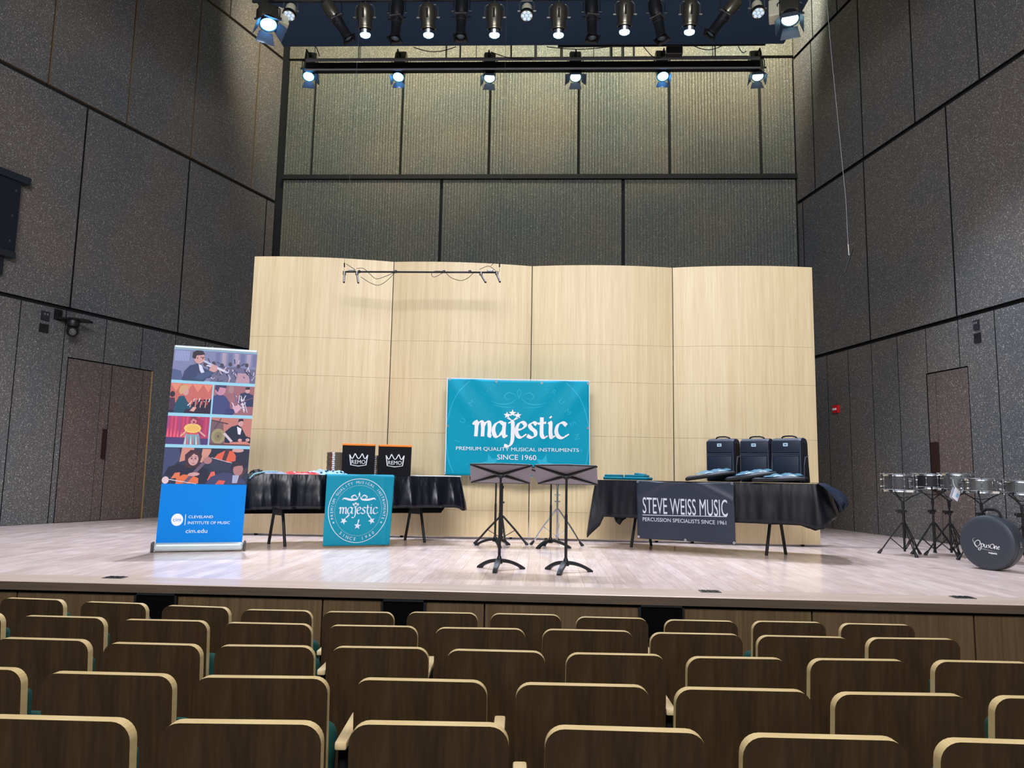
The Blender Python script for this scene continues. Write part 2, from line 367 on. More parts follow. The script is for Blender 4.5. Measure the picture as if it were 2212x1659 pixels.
def wallpt(o, d, n, s_, z, dep): return (o[0]+d[0]*s_+n[0]*dep, o[1]+d[1]*s_+n[1]*dep, z)
def slab(mb, W_, s0, s1, z0, z1, d0, d1, mi=0, side=None):
    o, d, n = W_
    vs = [wallpt(o, d, n, s_, z, dd) for dd in (d0, d1) for s_, z in ((s0, z0), (s1, z0), (s1, z1), (s0, z1))]
    mb.add(vs, [(0, 1, 2, 3), (7, 6, 5, 4)], mi)
    o_ = len(mb.v)-8; mb.f += [(o_+i, o_+(i+1) % 4, o_+(i+1) % 4+4, o_+i+4) for i in range(4)]; mb.m += [mi if side is None else side]*4
def bands(mb, W_, s_lo, s_hi, rows, hole=None):
    for z0, z1, joints, gap, hg in rows:
        e_ = 1 if z0 > 6 else 2
        js = sorted([j for j in joints if s_lo < j < s_hi]+[s_lo, s_hi])
        for a, b_ in zip(js, js[1:]):
            g0, g1 = a+gap/2, b_-gap/2
            if b_ == s_hi: g1 = b_
            if hole and z0 < hole[2] and g1 > hole[0] and g0 < hole[1]:
                slab(mb, W_, g0, g1, hole[2]+.012, z1-hg/2, -.05, 0, 0, e_)
                if g0 < hole[0]-.01: slab(mb, W_, g0, hole[0]-.012, z0, hole[2]+.012, -.05, 0, 0, e_)
                if g1 > hole[1]+.01: slab(mb, W_, hole[1]+.012, g1, z0, hole[2]+.012, -.05, 0, 0, e_)
            else: slab(mb, W_, g0, g1, z0+(hg/2 if z0 > 1 else 0), z1-hg/2, -.05, 0, 0, e_)
    slab(mb, W_, s_lo, s_hi+.4, -.9, 12.2, -.4, -.05, 2)
aL = R(19.7); WL = ((-7.529, 10.326), (math.sin(aL), math.cos(aL)), (math.cos(aL), -math.sin(aL)))
aR = R(-10.99); WR = ((5.242, 12.684), (math.sin(aR), math.cos(aR)), (-math.cos(aR), math.sin(aR)))
mb = MB()
rowsL = [(0, 3.24, [.70+.71*k for k in range(-22, 8) if abs(.70+.71*k-1.41) > 9]+[.70+.71*k for k in range(-22, 8)], .014, .05), (3.24, 6.54, [.75+2.11*k for k in range(-8, 4)], .03, .07), (6.54, 9.80, [.08+1.4*k for k in range(-11, 3)]+[4.49], .035, .07), (9.8, 12.2, [-1.1, 1.0, 2.2, 3.61, 4.5], .03, .06)]
bands(mb, WL, -13.5, 5.22, rowsL, (.80, 2.37, 2.50))
struct(mb.build('wall_left', [M_WALL, M_EDGE, M_JOINT]), 'tall left wall of dark speckled acoustic boards')
mb = MB()
rowsR = [(0, 3.08, [.18+.6375*k for k in range(-24, 3)], .014, .05), (3.08, 6.19, [-.45+1.91*k for k in range(-8, 2)], .03, .07), (6.19, 9.19, [1.01, -.46]+[-.46-1.27*k for k in range(1, 11)], .03, .07), (9.19, 12.2, [.93, .13, -1.1, -3], .03, .06)]
bands(mb, WR, -15.5, 1.64, rowsR, (-2.50, -1.71, 2.39))
struct(mb.build('wall_right', [M_WALL, M_JOINT, M_JOINT]), 'tall right wall of dark speckled acoustic boards')
# doors
def door(name, W_, leaves, top, label, handles, edge=None):
    r = bpy.data.objects.new(name, None); COL.objects.link(r); r.location = wallpt(*W_, leaves[0][0], 0, 0); struct(r, label); r['category'] = 'door'
    org = r.location
    for a, b_ in leaves:
        m_ = MB(); cut = a+(b_-a)*.78
        slab(m_, W_, a+.006, cut-.003, .008, top-.006, -.045, -.004, 0, 1); slab(m_, W_, cut+.003, b_-.006, .008, top-.006, -.045, -.004, 0, 1)
        m_.build('door_leaf', [M_WALLD, edge or M_JOINT], r, org)
    for s_, w_, z0, z1 in handles:
        m_ = MB(); slab(m_, W_, s_, s_+w_, z0, z1, -.004, .035); m_.build('door_handle', M_BRASSL, r, org)
door('door_1', WL, [(.80, 1.585), (1.585, 2.37)], 2.50, 'double flush door in the left wall, speckled like the boards', [(1.50, .05, .98, 1.45)])
door('door_2', WR, [(-2.50, -1.71)], 2.39, 'single flush door in the right wall behind the snare drums', [(-1.88, .12, .70, 1.40)])
# pale strip on the far jamb of door 1
mb = MB(); slab(mb, WL, 2.372, 2.386, 0, 2.50, -.04, .004); struct(mb.build('trim_2', mat('jamb_oak', rgb(176, 140, 90), .5)), 'thin pale wood strip on the door jamb')

# back wall
BL, BR = Vector((-5.78, 15.27, 0)), Vector((4.95, 14.29, 0)); bd = (BR-BL).normalized(); bn = Vector((bd.y, -bd.x, 0)); BW = (BL, bd, bn); BLen = (BR-BL).length
def bs(x, y): return (onpl(x, y, BL, bn)-BL).dot(bd)
def J(z0, z1, s_): return z0+(z1-z0)*s_/BLen
mb = MB()
def ribbed(s0, s1, za, zb, rib=True, pitch=.061, gw=.011, gd=.016):
    """slab whose lower edge is za(s) and upper edge zb(s) with vertical grooves"""
    n = max(1, round((s1-s0)/pitch)) if rib else 1; p = (s1-s0)/n; prof = []
    for i in range(n):
        a = s0+i*p
        prof += [(a, 0), (a+p-gw, 0)]
        if rib and i < n-1: prof += [(a+p-gw+.002, -gd), (a+p-.002, -gd)]
    prof[-1] = (s1, 0)
    vs = []
    for s_, d_ in prof:
        vs += [wallpt(BL, bd, bn, s_, za(s_), d_), wallpt(BL, bd, bn, s_, zb(s_), d_)]
    mb.add(vs, [(2*i, 2*i+2, 2*i+3, 2*i+1) for i in range(len(prof)-1)], 0)
    for s_, k in ((s0, 0), (s1, 1)):
        mb.add([wallpt(BL, bd, bn, s_, f(s_), d_) for f, d_ in ((za, 0), (zb, 0), (zb, -.06), (za, -.06))], [(0, 1, 2, 3)], 0)
    for f in (za, zb): mb.add([wallpt(BL, bd, bn, s_, f(s_), d_) for s_, d_ in ((s0, 0), (s1, 0), (s1, -.06), (s0, -.06))], [(0, 1, 2, 3)], 0)
j1 = lambda s_: J(7.10, 6.73, s_); j2 = lambda s_: J(9.79, 9.23, s_)
e0, e1 = .14, BLen-.02
sm = [e0]+[bs(x, 383) for x in (671, 863.5, 1055, 1249.5, 1447, 1645)]+[e1]
for a, b_ in zip(sm, sm[1:]): ribbed(a+.03, b_-.03, lambda s_: j1(s_)+.05, lambda s_: j2(s_)-.03)
sl = [e0, bs(954, 391), bs(1346, 391), e1]
for a, b_ in zip(sl, sl[1:]): ribbed(a+.035, b_-.035, lambda s_: 0., lambda s_: j1(s_)-.06)
su = [e0]+[bs(x, 115) for x in (680, 775, 963, 995, 1103, 1157, 1213, 1320, 1345, 1370, 1545)]+[e1]
for i, (a, b_) in enumerate(zip(su, su[1:])):
    g = .012 if i not in (3, 5, 6, 7, 8, 9) else .03
    ribbed(a+g, b_-g, lambda s_: j2(s_)+.03, lambda s_: 12.2, rib=False)
slab(mb, BW, -.3, BLen+.3, -.1, 12.2, -.4, -.07, 1)
mb.add([tuple(BL+bd*s_+bn*dd+Vector((0, 0, j1(s_)+zz))) for s_ in (e0, e1) for dd, zz in ((.0, -.05), (.05, -.05), (.05, .045), (0, .045))], [(0, 1, 5, 4), (1, 2, 6, 5), (2, 3, 7, 6), (0, 3, 2, 1), (4, 5, 6, 7)], 1)
struct(mb.build('wall_back', [M_WALLB, M_JOINT]), 'ribbed and speckled back wall above the oak shell')
# canopy and ceiling
mb = MB(); mb.box((-.26, 7.55, 8.05), (7.93, 7.2, .9)); struct(mb.build('ceiling', M_NAVY), 'dark navy canopy hanging over the stage')
mb = MB(); mb.box((-.8, 10, 12.3), (20, 15, .2)); struct(mb.build('ceiling', M_MATTE), 'black upper ceiling above the canopy')

# ================================================================ OAK SHELL
SK_ = 1.018; kn = [(x*SK_, y*SK_) for x, y in ((-3.865, 9.59), (-2.01, 9.72), (-.155, 9.80), (1.70, 9.74), (3.475, 9.60))]
zseam = [EYE+(z-EYE)*SK_ for z in (.042, .375, 1.352, 2.055, 2.552, 3.62)]
def ztilt(x, z): return z-.0135*x*(z/3.62)
names = ['pale oak acoustic shell tower on casters at the left end, beside the roll-up banner', 'pale oak acoustic shell tower second from the left, behind the music stands', 'pale oak acoustic shell tower third from the left, beside the teal wall banner', 'pale oak acoustic shell tower at the right end, behind the three bags']
for i, ((xa, ya), (xb, yb)) in enumerate(zip(kn, kn[1:])):
    loc = Vector(((xa+xb)/2, (ya+yb)/2, 0)); t = thing('shell_tower', names[i], 'acoustic shell', loc, group='oak shell towers across the stage')
    xa += .006; xb -= .006; n = 14; d = Vector((xb-xa, yb-ya, 0)); nn = Vector((d.y, -d.x, 0)).normalized()
    def cur(u, off=0, xa=xa, ya=ya, d=d, nn=nn): return Vector((xa, ya, 0))+d*u+nn*(.085*(1-(2*u-1)**2)-off)
    for k, (z0, z1) in enumerate(zip(zseam, zseam[1:])):
        m_ = MB(); vs = []
        for u in range(n+1):
            for off, z in ((0, z0+.0012), (0, z1-.0012), (.022, z1-.0012), (.022, z0+.0012)):
                p = cur(u/n, off); vs.append((p.x, p.y, ztilt(p.x, z)))
        fs = [(4*u+a, 4*u+(a+1) % 4, 4*(u+1)+(a+1) % 4, 4*(u+1)+a) for u in range(n) for a in range(4)]+[(0, 1, 2, 3), (4*n+3, 4*n+2, 4*n+1, 4*n)]
        m_.add(vs, fs); m_.build('oak_panel', M_OAK, t, loc, smooth=30)
    m_ = MB()
    for u in (.06, .94):
        p = cur(u, .06); m_.box((p.x, p.y, 1.85), (.06, .06, 3.4))
    for z in (.12, 1.3, 2.5, 3.4):
        p, q = cur(.06, .06), cur(.94, .06); m_.tube([(p.x, p.y, z), (q.x, q.y, z)], .02, 6)
    p, q = cur(.02, .05), cur(.98, .05)
    m_.build('back_frame', M_MATTE, t, loc)
    for u in (.12, .88):
        for off in (.02, .55):
            p = cur(u, off+.03); m_ = MB(); m_.lathe([(0, -.018), (.035, -.018), (.04, -.01), (.04, .01), (.035, .018), (0, .018)], 14, M=Matrix.Translation((p.x, p.y, .04)) @ Matrix.Rotation(R(90), 4, 'Y'))
            m_.box((p.x, p.y, .08), (.06, .06, .02)); m_.build('caster', M_BLACK, t, loc, smooth=30)
    for u in (.12, .88):
        m_ = MB(); p, q = cur(u, .05), cur(u, .60); m_.tube([(p.x, p.y, .095), (q.x, q.y, .095)], .014, 6); m_.tube([(q.x, q.y, .095), (cur(u, .05).x, cur(u, .05).y, 1.3)], .012, 6)
        m_.build('outrigger', M_MATTE, t, loc)
# ================================================================ SEATS
def make_seat(w_, label, group):
    """local: back face toward -Y, top of the backrest at z=0 (origin at floor: z = top height)"""
    H_ = .84; r = .052; t = thing('auditorium_seat', label, 'seat', group=group)
    h = w_/2; z1 = H_; z0 = H_-.56; pl = [(-h, z0)]+[(-h+r+r*math.cos(R(a)), z1-r+r*math.sin(R(a))) for a in range(180, 89, -15)]+[(h-r+r*math.cos(R(a)), z1-r+r*math.sin(R(a))) for a in range(90, -1, -15)]+[(h, z0)]
    mb = MB(); n = len(pl); sh = .16
    def yy(z, d_): return d_-(z1-z)*-sh*.9-.0
    front = [(x, (z1-z)*sh*.55+0, z) for x, z in pl]; back = [(x, (z1-z)*sh*.55+.038, z) for x, z in pl]
    mb.add(front+back, [tuple(range(n)), tuple(range(2*n-1, n-1, -1))], 0)
    mb.f += [((i+1) % n, i, i+n, (i+1) % n+n) for i in range(n)]; mb.m += [1]*n
    mb.build('backrest', [M_SEATW, M_PLY], t, smooth=35)
    mb = MB(); mb.rbox((0, .10, H_-.30), (w_-.05, .07, .42), .03, 3); mb.build('back_cushion', M_GREEN, t, smooth=40)
    mb = MB(); Mx = Matrix.Translation((0, .20, H_-.42)) @ Matrix.Rotation(R(-8), 4, 'X')
    mb.rbox((0, 0, 0), (w_-.005, .11, .42), .052, 4, M=Mx); mb.build('seat_cushion', M_GREEN, t, smooth=50)
    g = .075; ax = h+g/2
    mb = MB(); mb.rbox((ax, .27, H_-.262), (.046, .36, .03), .008, 2); mb.build('armrest', M_ARM, t, smooth=40)
    mb = MB(); mb.rbox((ax, .25, (H_-.28)/2), (.035, .22, H_-.284), .01, 1); mb.box((ax, .25, .012), (.07, .26, .024)); mb.build('support_panel', M_MATTE, t)
    return t
ROWS = [(5, .673, [(-66, 288, 1549, 1558), (349.6, 689, 1560.6, 1563), (753.5, 1099.8, 1563, 1568), (1168.4, 1537, 1572, 1583), (1598.8, 1968.8, 1590, 1598.7), (2026, 2405, 1600, 1612)], .430, .516),
(4, .740, [(-230, 50, 1438, 1446), (89.7, 374.7, 1452, 1459), (418, 709, 1462, 1464), (762, 1055, 1466.6, 1472.6), (1110.8, 1408.6, 1477, 1483), (1457.5, 1757, 1487, 1493), (1801, 2100.7, 1498.5, 1502), (2148.5, 2450, 1506, 1512)], .477, .562),
(3, .773, [(-15, 193.4, 1377, 1383), (224, 431.6, 1388, 1393), (465.7, 676.5, 1394, 1396), (713.4, 924.8, 1397, 1399.7), (965.3, 1176.7, 1403, 1408), (1218.6, 1444, 1411, 1415), (1480, 1708, 1419.6, 1422.4), (1745.4, 1971, 1424, 1426), (2009, 2250, 1427, 1432)], .436, .52),
(2, .80, [(-178, 8, 1318, 1325), (39.5, 225.8, 1328.7, 1334), (256, 448.3, 1337, 1341), (479.4, 672.5, 1344, 1348), (706, 901.7, 1350, 1353), (938.2, 1136, 1355.5, 1358), (1171, 1370, 1358.8, 1363), (1404.3, 1605.8, 1366.5, 1370), (1637.5, 1838.6, 1372.5, 1376.7), (1868.6, 2081.5, 1377.8, 1380)], .474, .56),
(1, .84, [(-8, 146.2, 1289, 1296), (168.3, 322, 1298, 1303.6), (348.6, 496, 1306, 1312), (522.6, 671.8, 1315.7, 1318.7), (697, 850.5, 1320.4, 1322), (879.6, 1031.2, 1321.4, 1323.7), (1059, 1212.9, 1324.4, 1327.7), (1241, 1404, 1331.4, 1335.4), (1432.7, 1598, 1338, 1341.5), (1623, 1788, 1341, 1344), (1814, 1979, 1346, 1349.5)], .432, .517)]
ordn = ['first', 'second', 'third', 'fourth', 'fifth', 'sixth', 'seventh', 'eighth', 'ninth', 'tenth', 'eleventh']
rown = {5: 'nearest row', 4: 'second-nearest row', 3: 'middle row of five', 2: 'second row from the stage', 1: 'front row by the stage'}
proto = {}
for rn, dr, seats, wd, pitch in ROWS:
    for i, (xa, xb, ya, yb) in enumerate(seats):
        p, q = atz(xa, ya+2, EYE-dr), atz(xb, yb+2, EYE-dr); c_ = (p+q)/2; ang = max(-4, min(4.5, math.degrees(math.atan2(q.y-p.y, q.x-p.x))))
        lab = 'wooden auditorium seat, %s from the left in the %s' % (ordn[i], rown[rn])
        grp = 'auditorium seats in the '+rown[rn]
        loc = (c_.x, c_.y, EYE-dr-.84); 
        key = round(wd, 2)
        if key not in proto:
            s_ = make_seat(wd, lab, grp); proto[key] = s_; s_.location = loc; s_.rotation_euler = (0, 0, R(ang*.8))
        else: s_ = dup(proto[key], loc, R(ang*.8), lab, grp)
# ================================================================ FOLDING TABLES AND CLOTHS
TZ = .79
def table(cx, cy, ang, label, feet):
    t = thing('folding_table', label, 'table', (cx, cy, 0), R(ang), group='folding tables on the stage')
    mb = MB(); mb.rbox((0, 0, TZ-.03), (2.40, .70, .045), .012, 2); mb.build('tabletop', M_GREYM, t)
    for sx in (-1, 1):
        x = sx*.80; ft = [Matrix.Rotation(R(-ang), 3, 'Z') @ (Vector((p[0], p[1], 0))-Vector((cx, cy, 0))) for p in feet[0 if sx < 0 else 1]]; mid = (ft[0]+ft[1])/2; dv = (ft[0]-ft[1]).normalized()
        for f in ft:
            tp = mid+(f-mid)*.42; tp.y *= 1; kk = lambda z, q: (q.x, q.y, z)
            mb = MB(); mb.tube([kk(TZ-.05, tp), kk(TZ-.33, tp), kk(TZ-.42, tp.lerp(f, .22)), kk(.012, f), kk(0, f)], .0175, 10); mb.build('leg', M_BLACK, t, smooth=40)
        x = mid.x; Mp = Matrix.Translation((mid.x, mid.y, TZ-.39)) @ Matrix.Rotation(math.atan2(dv.y, dv.x), 4, 'Z'); mb = MB(); mb.rbox((0, 0, 0), ((ft[0]-ft[1]).length*.44, .018, .13), .006, 1, M=Mp); mb.build('leg_plate', M_BLACK, t)
        mb = MB(); mb.tube([(x, -.16, TZ-.47), (x, .16, TZ-.47)], .009, 8) if False else mb.tube([(x, -.12, TZ-.33), (x-sx*.30, 0, TZ-.055)], .009, 8); mb.build('brace', M_BLACK, t)
    return t
def cloth(name, cx, cy, ang, label, ctrl, mats, seed, a=1.235, b=.375, z=TZ, amp=.02, group=None, jag=0):
    """ctrl: (perimeter position 0..1 from front-left going right, drop, flare)"""
    rnd = random.Random(seed); P_ = 4*(a+b); cs = [(-a, -b), (a, -b), (a, b), (-a, b)]; ln = [2*a, 2*b, 2*a, 2*b]
    def per(s_):
        s_ = (s_ % 1)*P_
        for i in range(4):
            if s_ <= ln[i]:
                p, q = cs[i], cs[(i+1) % 4]; k = s_/ln[i]; return Vector((p[0]+(q[0]-p[0])*k, p[1]+(q[1]-p[1])*k, 0)), Vector(((0, -1, 0), (1, 0, 0), (0, 1, 0), (-1, 0, 0))[i]), i
            s_ -= ln[i]
    def ctl(s_, j):
        s_ %= 1
        for p, q in zip(ctrl, ctrl[1:]):
            if p[0] <= s_ <= q[0]: return p[j]+(q[j]-p[j])*(s_-p[0])/(q[0]-p[0]+1e-9)
        return ctrl[-1][j]
    ph = [rnd.uniform(0, 6.28) for _ in range(5)]; n = 320; m_ = 9; vs = []; fs = []
    for i in range(n):
        s_ = i/n; p, nn, side = per(s_); c_ = Vector((p.x, p.y, 0)).normalized()
        # outward direction blends at the corners
        p2, n2, _ = per(s_+.012); p0, n0, _ = per(s_-.012); out = (n0+nn+n2).normalized()
        dr, fl_ = ctl(s_, 1), ctl(s_, 2); dr += (rnd.uniform(-jag, jag) if jag else 0)
        wv = math.sin(s_*2*math.pi*23+ph[0])*.55+math.sin(s_*2*math.pi*37+ph[1])*.35+math.sin(s_*2*math.pi*61+ph[2])*.22
        for j in range(m_+1):
            k = j/m_; e = min(1, k*4); off = .006+.012*e+fl_*k+amp*(wv+.9)*min(1, k*1.3)*k**.5
            zz = z+.004-dr*k-(0 if j else 0)
            vs.append((p.x+out.x*off, p.y+out.y*off, max(.012, zz)))
    for i in range(n):
        for j in range(m_): a_, b_ = i*(m_+1)+j, ((i+1) % n)*(m_+1)+j; fs.append((a_, b_, b_+1, a_+1))
    mb = MB(); mb.add(vs, fs); top = [i*(m_+1) for i in range(n)]; mb.f.append(tuple(top)); mb.m.append(0)
    Mx = Matrix.Translation((cx, cy, 0)) @ Matrix.Rotation(R(ang), 4, 'Z'); mb.v = [tuple(Mx @ Vector(p)) for p in mb.v]
    o = mb.build(name, mats, smooth=60, solid=.003); o.location = (0, 0, 0); return tag(o, label, 'tablecloth', group)
T1 = (-2.24, 8.905, 26); T2 = (1.93, 8.91, -26)
table(*T1, 'folding table on the left, its black legs below the satin cloth', (((-3.12, 8.66), (-2.84, 8.39)), ((-1.695, 9.5), (-1.41, 9.24))))
table(*T2, 'folding table on the right, under the three black bags', (((1.09, 9.21), (1.36, 9.45)), ((2.50, 8.56), (2.757, 8.71))))
A_, B_ = 2*1.235, 2*.395; PP = 2*(A_+B_); f1 = A_/PP; f2 = (A_+B_)/PP; f3 = (2*A_+B_)/PP
cloth('tablecloth', *T1, 'long matte black undercloth hanging lower at the back of the left table', [(0, .33, .0), (f1, .33, .0), (f2-.03, .34, 0), (f2, .46, 0), (f3, .46, 0), (1, .40, 0)], M_CLOTH, 3, amp=.003, z=TZ-.002, a=1.222, b=.365)
cloth('tablecloth', *T1, 'creased black satin tablecloth over the left table', [(0, .39, .01), (.02, .38, .01), (f1-.01, .36, .015), (f1, .40, .05), (f1+.02, .36, .03), (f2, .34, .02), (f3, .34, .01), (1, .36, .01)], M_SATIN, 5, amp=.03, z=TZ+.004, a=1.215)
cloth('tablecloth', *T2, 'black tablecloth with a long hanging left corner over the right table', [(0, .68, .09), (.010, .58, .04), (.018, .43, .01), (f1-.02, .43, .005), (f1, .48, .01), (f1+.02, .38, .10), (f2, .36, .10), (f3-.02, .40, .0), (f3, .58, .0), (f3+.02, .42, .02), (1-.02, .43, .03), (1, .68, .09)], M_CLOTHG, 8, amp=.016)
def tframe(T, lx, ly, lz=0.):
    Mx = Matrix.Translation((T[0], T[1], 0)) @ Matrix.Rotation(R(T[2]), 4, 'Z'); return Mx @ Vector((lx, ly, TZ+.012+lz))
def tlocal(T, x, y, ly, z=None):
    """where the pixel ray meets the vertical plane at depth ly of the table, in table coordinates"""
    Mx = Matrix.Translation((T[0], T[1], 0)) @ Matrix.Rotation(R(T[2]), 4, 'Z'); n = Mx.to_3x3() @ Vector((0, -1, 0)); p = onpl(x, y, Mx @ Vector((0, ly, 0)), n); q = Mx.inverted() @ p; return q.x, q.z
# ragged fringed scarf thrown over the right end of the right table
mb = MB(); rnd = random.Random(2); Mx = Matrix.Translation((T2[0], T2[1], 0)) @ Matrix.Rotation(R(T2[2]), 4, 'Z')
n = 46; rows_ = 7; vs = []
for i in range(n+1):
    u = i/n; y = -.44+.80*u; dr = .20+.05*math.sin(u*9)+.05*math.sin(u*31)+rnd.uniform(-.025, .03)
    for j in range(rows_+4):
        if j < 4: vs.append(Mx @ Vector((.98+.265*j/3, min(.39, max(-.40, y)), TZ+.016)))
        else:
            k = (j-3)/(rows_); vs.append(Mx @ Vector((1.28+.13*k+.022*math.sin(u*40+1)*k+.1*math.sin(k*2)*(.5+.5*math.sin(u*5)), y*(1+.05*k), TZ+.012-dr*k)))
w_ = rows_+4
mb.add(vs, [(i*w_+j, (i+1)*w_+j, (i+1)*w_+j+1, i*w_+j+1) for i in range(n) for j in range(w_-1)])
tag(mb.build('scarf', M_BAG, smooth=60, solid=.003), 'navy black fabric with a ragged fringed hem over the right end of the right table', 'fabric')
mb = MB()

# ================================================================ ROLL-UP BANNER
p0, p1 = Vector((-3.96, 7.70, 0))*.984, Vector((-3.17, 8.01, 0))*.984; u = (p1-p0).normalized(); c0 = (p0+p1)/2; W_B = .835; HB = 2.12
t = thing('roll_up_banner', 'tall roll-up banner with seven musician photos above a bright blue foot, left of the stage', 'banner', c0)
nB = Vector((u.y, -u.x, 0))
def rb(a, z, off=0):
    """a: metres from the middle, leaning slightly back to the left"""
    return c0+u*(a-.0*z)+nB*(off)+Vector((0, 0, z))
tl, tr = aty(371, 752, 0+c0.y-.06), aty(551, 763, c0.y+.12)
mb = MB(); Mx = frame(c0, u, Vector((0, 0, 1))+u*.021)
mb.rbox((0, .05, 0), (W_B+.02, .085, .13), .03, 3, M=Mx); mb.build('base_cassette', mat('silver_base', rgb(196, 208, 208), .3, .3), t, c0, smooth=40)
for sx in (-1, 1):
    mb = MB(); mb.rbox((sx*(W_B/2+.022), .05, 0), (.025, .1, .14), .012, 2, M=Mx); mb.build('end_cap', M_GREYM, t, c0)
mb = MB(); mb.tube([rb(0, .08, -.05), rb(0, HB+.02, -.03)], .011, 8); mb.build('support_pole', M_GREYM, t, c0)
mb = MB(); mb.rbox((0, HB-.012, .01), (W_B*.985, .03, .03), .01, 2, M=Mx); mb.build('top_rail', mat('silver_base', (0, 0, 0)), t, c0)
mb = MB(); mb.box((0, (HB+.08)/2, .012), (W_B*.985, HB-.08, .002), M=Mx); gr = mb.build('graphic_sheet', [colr(0, 126, 214)], t, c0)
# artwork, in metres on the sheet: x -.41...41, y up
fy = lambda y: .09+(HB-.11)*(1186-14-y)/(1172-757)   # photo row -> height
X0, X1 = -W_B*.4925, W_B*.4925; FR = colr(150, 205, 226)
def art(name, mb, mats, parent=gr): 
    mb.v = [tuple(Mx @ Vector((p[0], p[1], .0135+p[2]))) for p in mb.v]; return mb.build(name, mats, parent, c0)
class Pic:
    def __init__(s, x0, x1, y0, y1, bg): s.r = (x0, x1, y0, y1); s.mb = MB(); s.m = []; s.k = 0; s.P([(0, 0), (1, 0), (1, 1), (0, 1)], bg)
    def P(s, pts, c_):
        if c_ not in s.m: s.m.append(c_)
        x0, x1, y0, y1 = s.r; s.k += 1; cl = lambda v_: min(1, max(0, v_))
        o = len(s.mb.v); s.mb.add([(x0+(x1-x0)*cl(a), y0+(y1-y0)*cl(b_), s.k*.00012) for a, b_ in pts], [tuple(range(len(pts)))], s.m.index(c_)); return s
    def E(s, cx, cy, rx, ry, c_, rot=0):
        q = []
        for a, b_ in ell(0, 0, rx, ry, 18):
            ar = (s.r[1]-s.r[0])/(s.r[3]-s.r[2]); bb = b_/ar if False else b_; q.append((cx+a*math.cos(rot)-bb*math.sin(rot), cy+(a*math.sin(rot)+bb*math.cos(rot))))
        return s.P(q, c_)
    def line(s, a, b_, w_, c_):
        d = Vector((b_[0]-a[0], b_[1]-a[1])); d.normalize(); n = Vector((-d.y, d.x))*w_/2; return s.P([(a[0]+n.x, a[1]+n.y), (b_[0]+n.x, b_[1]+n.y), (b_[0]-n.x, b_[1]-n.y), (a[0]-n.x, a[1]-n.y)], c_)
    def end(s, name): art(name, s.mb, [colr(*[round(v_*.84+h_*.16) for v_, h_ in zip(c_, (168, 178, 214))]) for c_ in s.m])  # haze over the prints put into their colours as a pale blue blend
yy = [fy(y) for y in (760, 827, 834, 898, 905, 965, 972, 1049)]
mb = MB(); poly(mb, [(X0, yy[7]), (X1, yy[7]), (X1, yy[0]+.02), (X0, yy[0]+.02)]); mb.v = [(p[0], p[1], -.0004) for p in mb.v]; art('photo_border', mb, [FR])
SK, SKd, HR, NV, BK = (206, 150, 140), (168, 112, 104), (38, 30, 36), (44, 58, 88), (24, 28, 42)
p = Pic(X0, X1, yy[1], yy[0], (120, 124, 158))     # trumpet player
for k in range(9): p.P([(.02+k*.019, .62), (.032+k*.019, .62), (.032+k*.019, .95), (.02+k*.019, .95)], (150, 160, 200))
for k in range(7): p.P([(.5+k*.075, .55), (.55+k*.075, .55), (.55+k*.075, .96), (.5+k*.075, .96)], (164, 148, 168) if k % 2 else (104, 104, 140))
p.P([(.0, 0), (.0, .35), (.1, .3), (.14, 0)], (70, 84, 120)); p.P([(.45, .0), (.5, .45), (.75, .52), (1, .45), (1, 0)], (96, 92, 120)); p.P([(.76, 0), (.78, .32), (.92, .32), (.93, 0)], (180, 140, 150))
rnd = random.Random(4)
for k in range(46): a, b_ = rnd.uniform(.42, .98), rnd.uniform(.05, .62); p.line((a, b_), (a+rnd.uniform(-.05, .05), b_+rnd.uniform(-.2, .2)), .012, rnd.choice([(48, 56, 92), (190, 190, 214), (36, 40, 66), (210, 180, 186)]))
for k in range(6): p.E(.38+k*.1, .55+.05*(k % 2), .022, .06, (60, 52, 62))
p.P([(.12, 0), (.14, .28), (.2, .48), (.29, .56), (.37, .42), (.45, .34), (.47, .16), (.4, .08), (.38, 0)], NV); p.P([(.3, .55), (.34, .5), (.39, .22), (.36, .16), (.32, .35)], (216, 220, 236))
p.E(.305, .74, .062, .19, SK); p.P([(.22, .76), (.225, .92), (.27, .99), (.34, .98), (.365, .88), (.33, .84), (.27, .82), (.26, .7)], HR)
p.line((.315, .77), (.362, .765), .022, (60, 44, 52)); p.E(.345, .73, .008, .02, (40, 28, 34)); p.P([(.36, .72), (.378, .67), (.36, .66)], SK); p.E(.282, .73, .012, .035, SKd); p.line((.36, .66), (.66, .30), .05, (190, 190, 210)); p.line((.4, .52), (.62, .36), .04, (222, 216, 226)); p.P([(.43, .36), (.46, .55), (.52, .52), (.53, .36), (.48, .28)], SK); p.P([(.27, .08), (.3, .22), (.45, .34), (.49, .3), (.42, .12), (.35, .02)], (56, 74, 108))
p.end('photo_print')
xm = X0+(X1-X0)*.50
p = Pic(X0, xm-.008, yy[3], yy[2], (196, 96, 82))      # conductor in front of red wall
for k in range(4): p.P([(k*.26, .99), (.13+k*.26, .72), (.26+k*.26, .99)], (228, 130, 100))
p.P([(0, 0), (0, .34), (.5, .3), (.62, .44), (.8, .48), (1, .5), (1, 0)], (34, 26, 40)); p.E(.06, .62, .06, .1, HR); p.P([(0, .1), (0, .5), (.12, .5), (.16, .1)], (60, 40, 60))
p.P([(.12, 0), (.14, .3), (.22, .56), (.34, .58), (.42, .4), (.56, .22), (.52, .14), (.4, .14), (.36, 0)], (22, 66, 84)); p.E(.37, .72, .07, .13, SK); p.P([(.2, .74), (.24, .92), (.36, .96), (.44, .86), (.36, .82), (.32, .66), (.24, .62)], (206, 158, 104))
p.line((.44, .25), (.6, .5), .03, (220, 200, 200)); p.P([(.5, .08), (.58, .22), (.66, .2), (.6, .06)], (224, 160, 140))
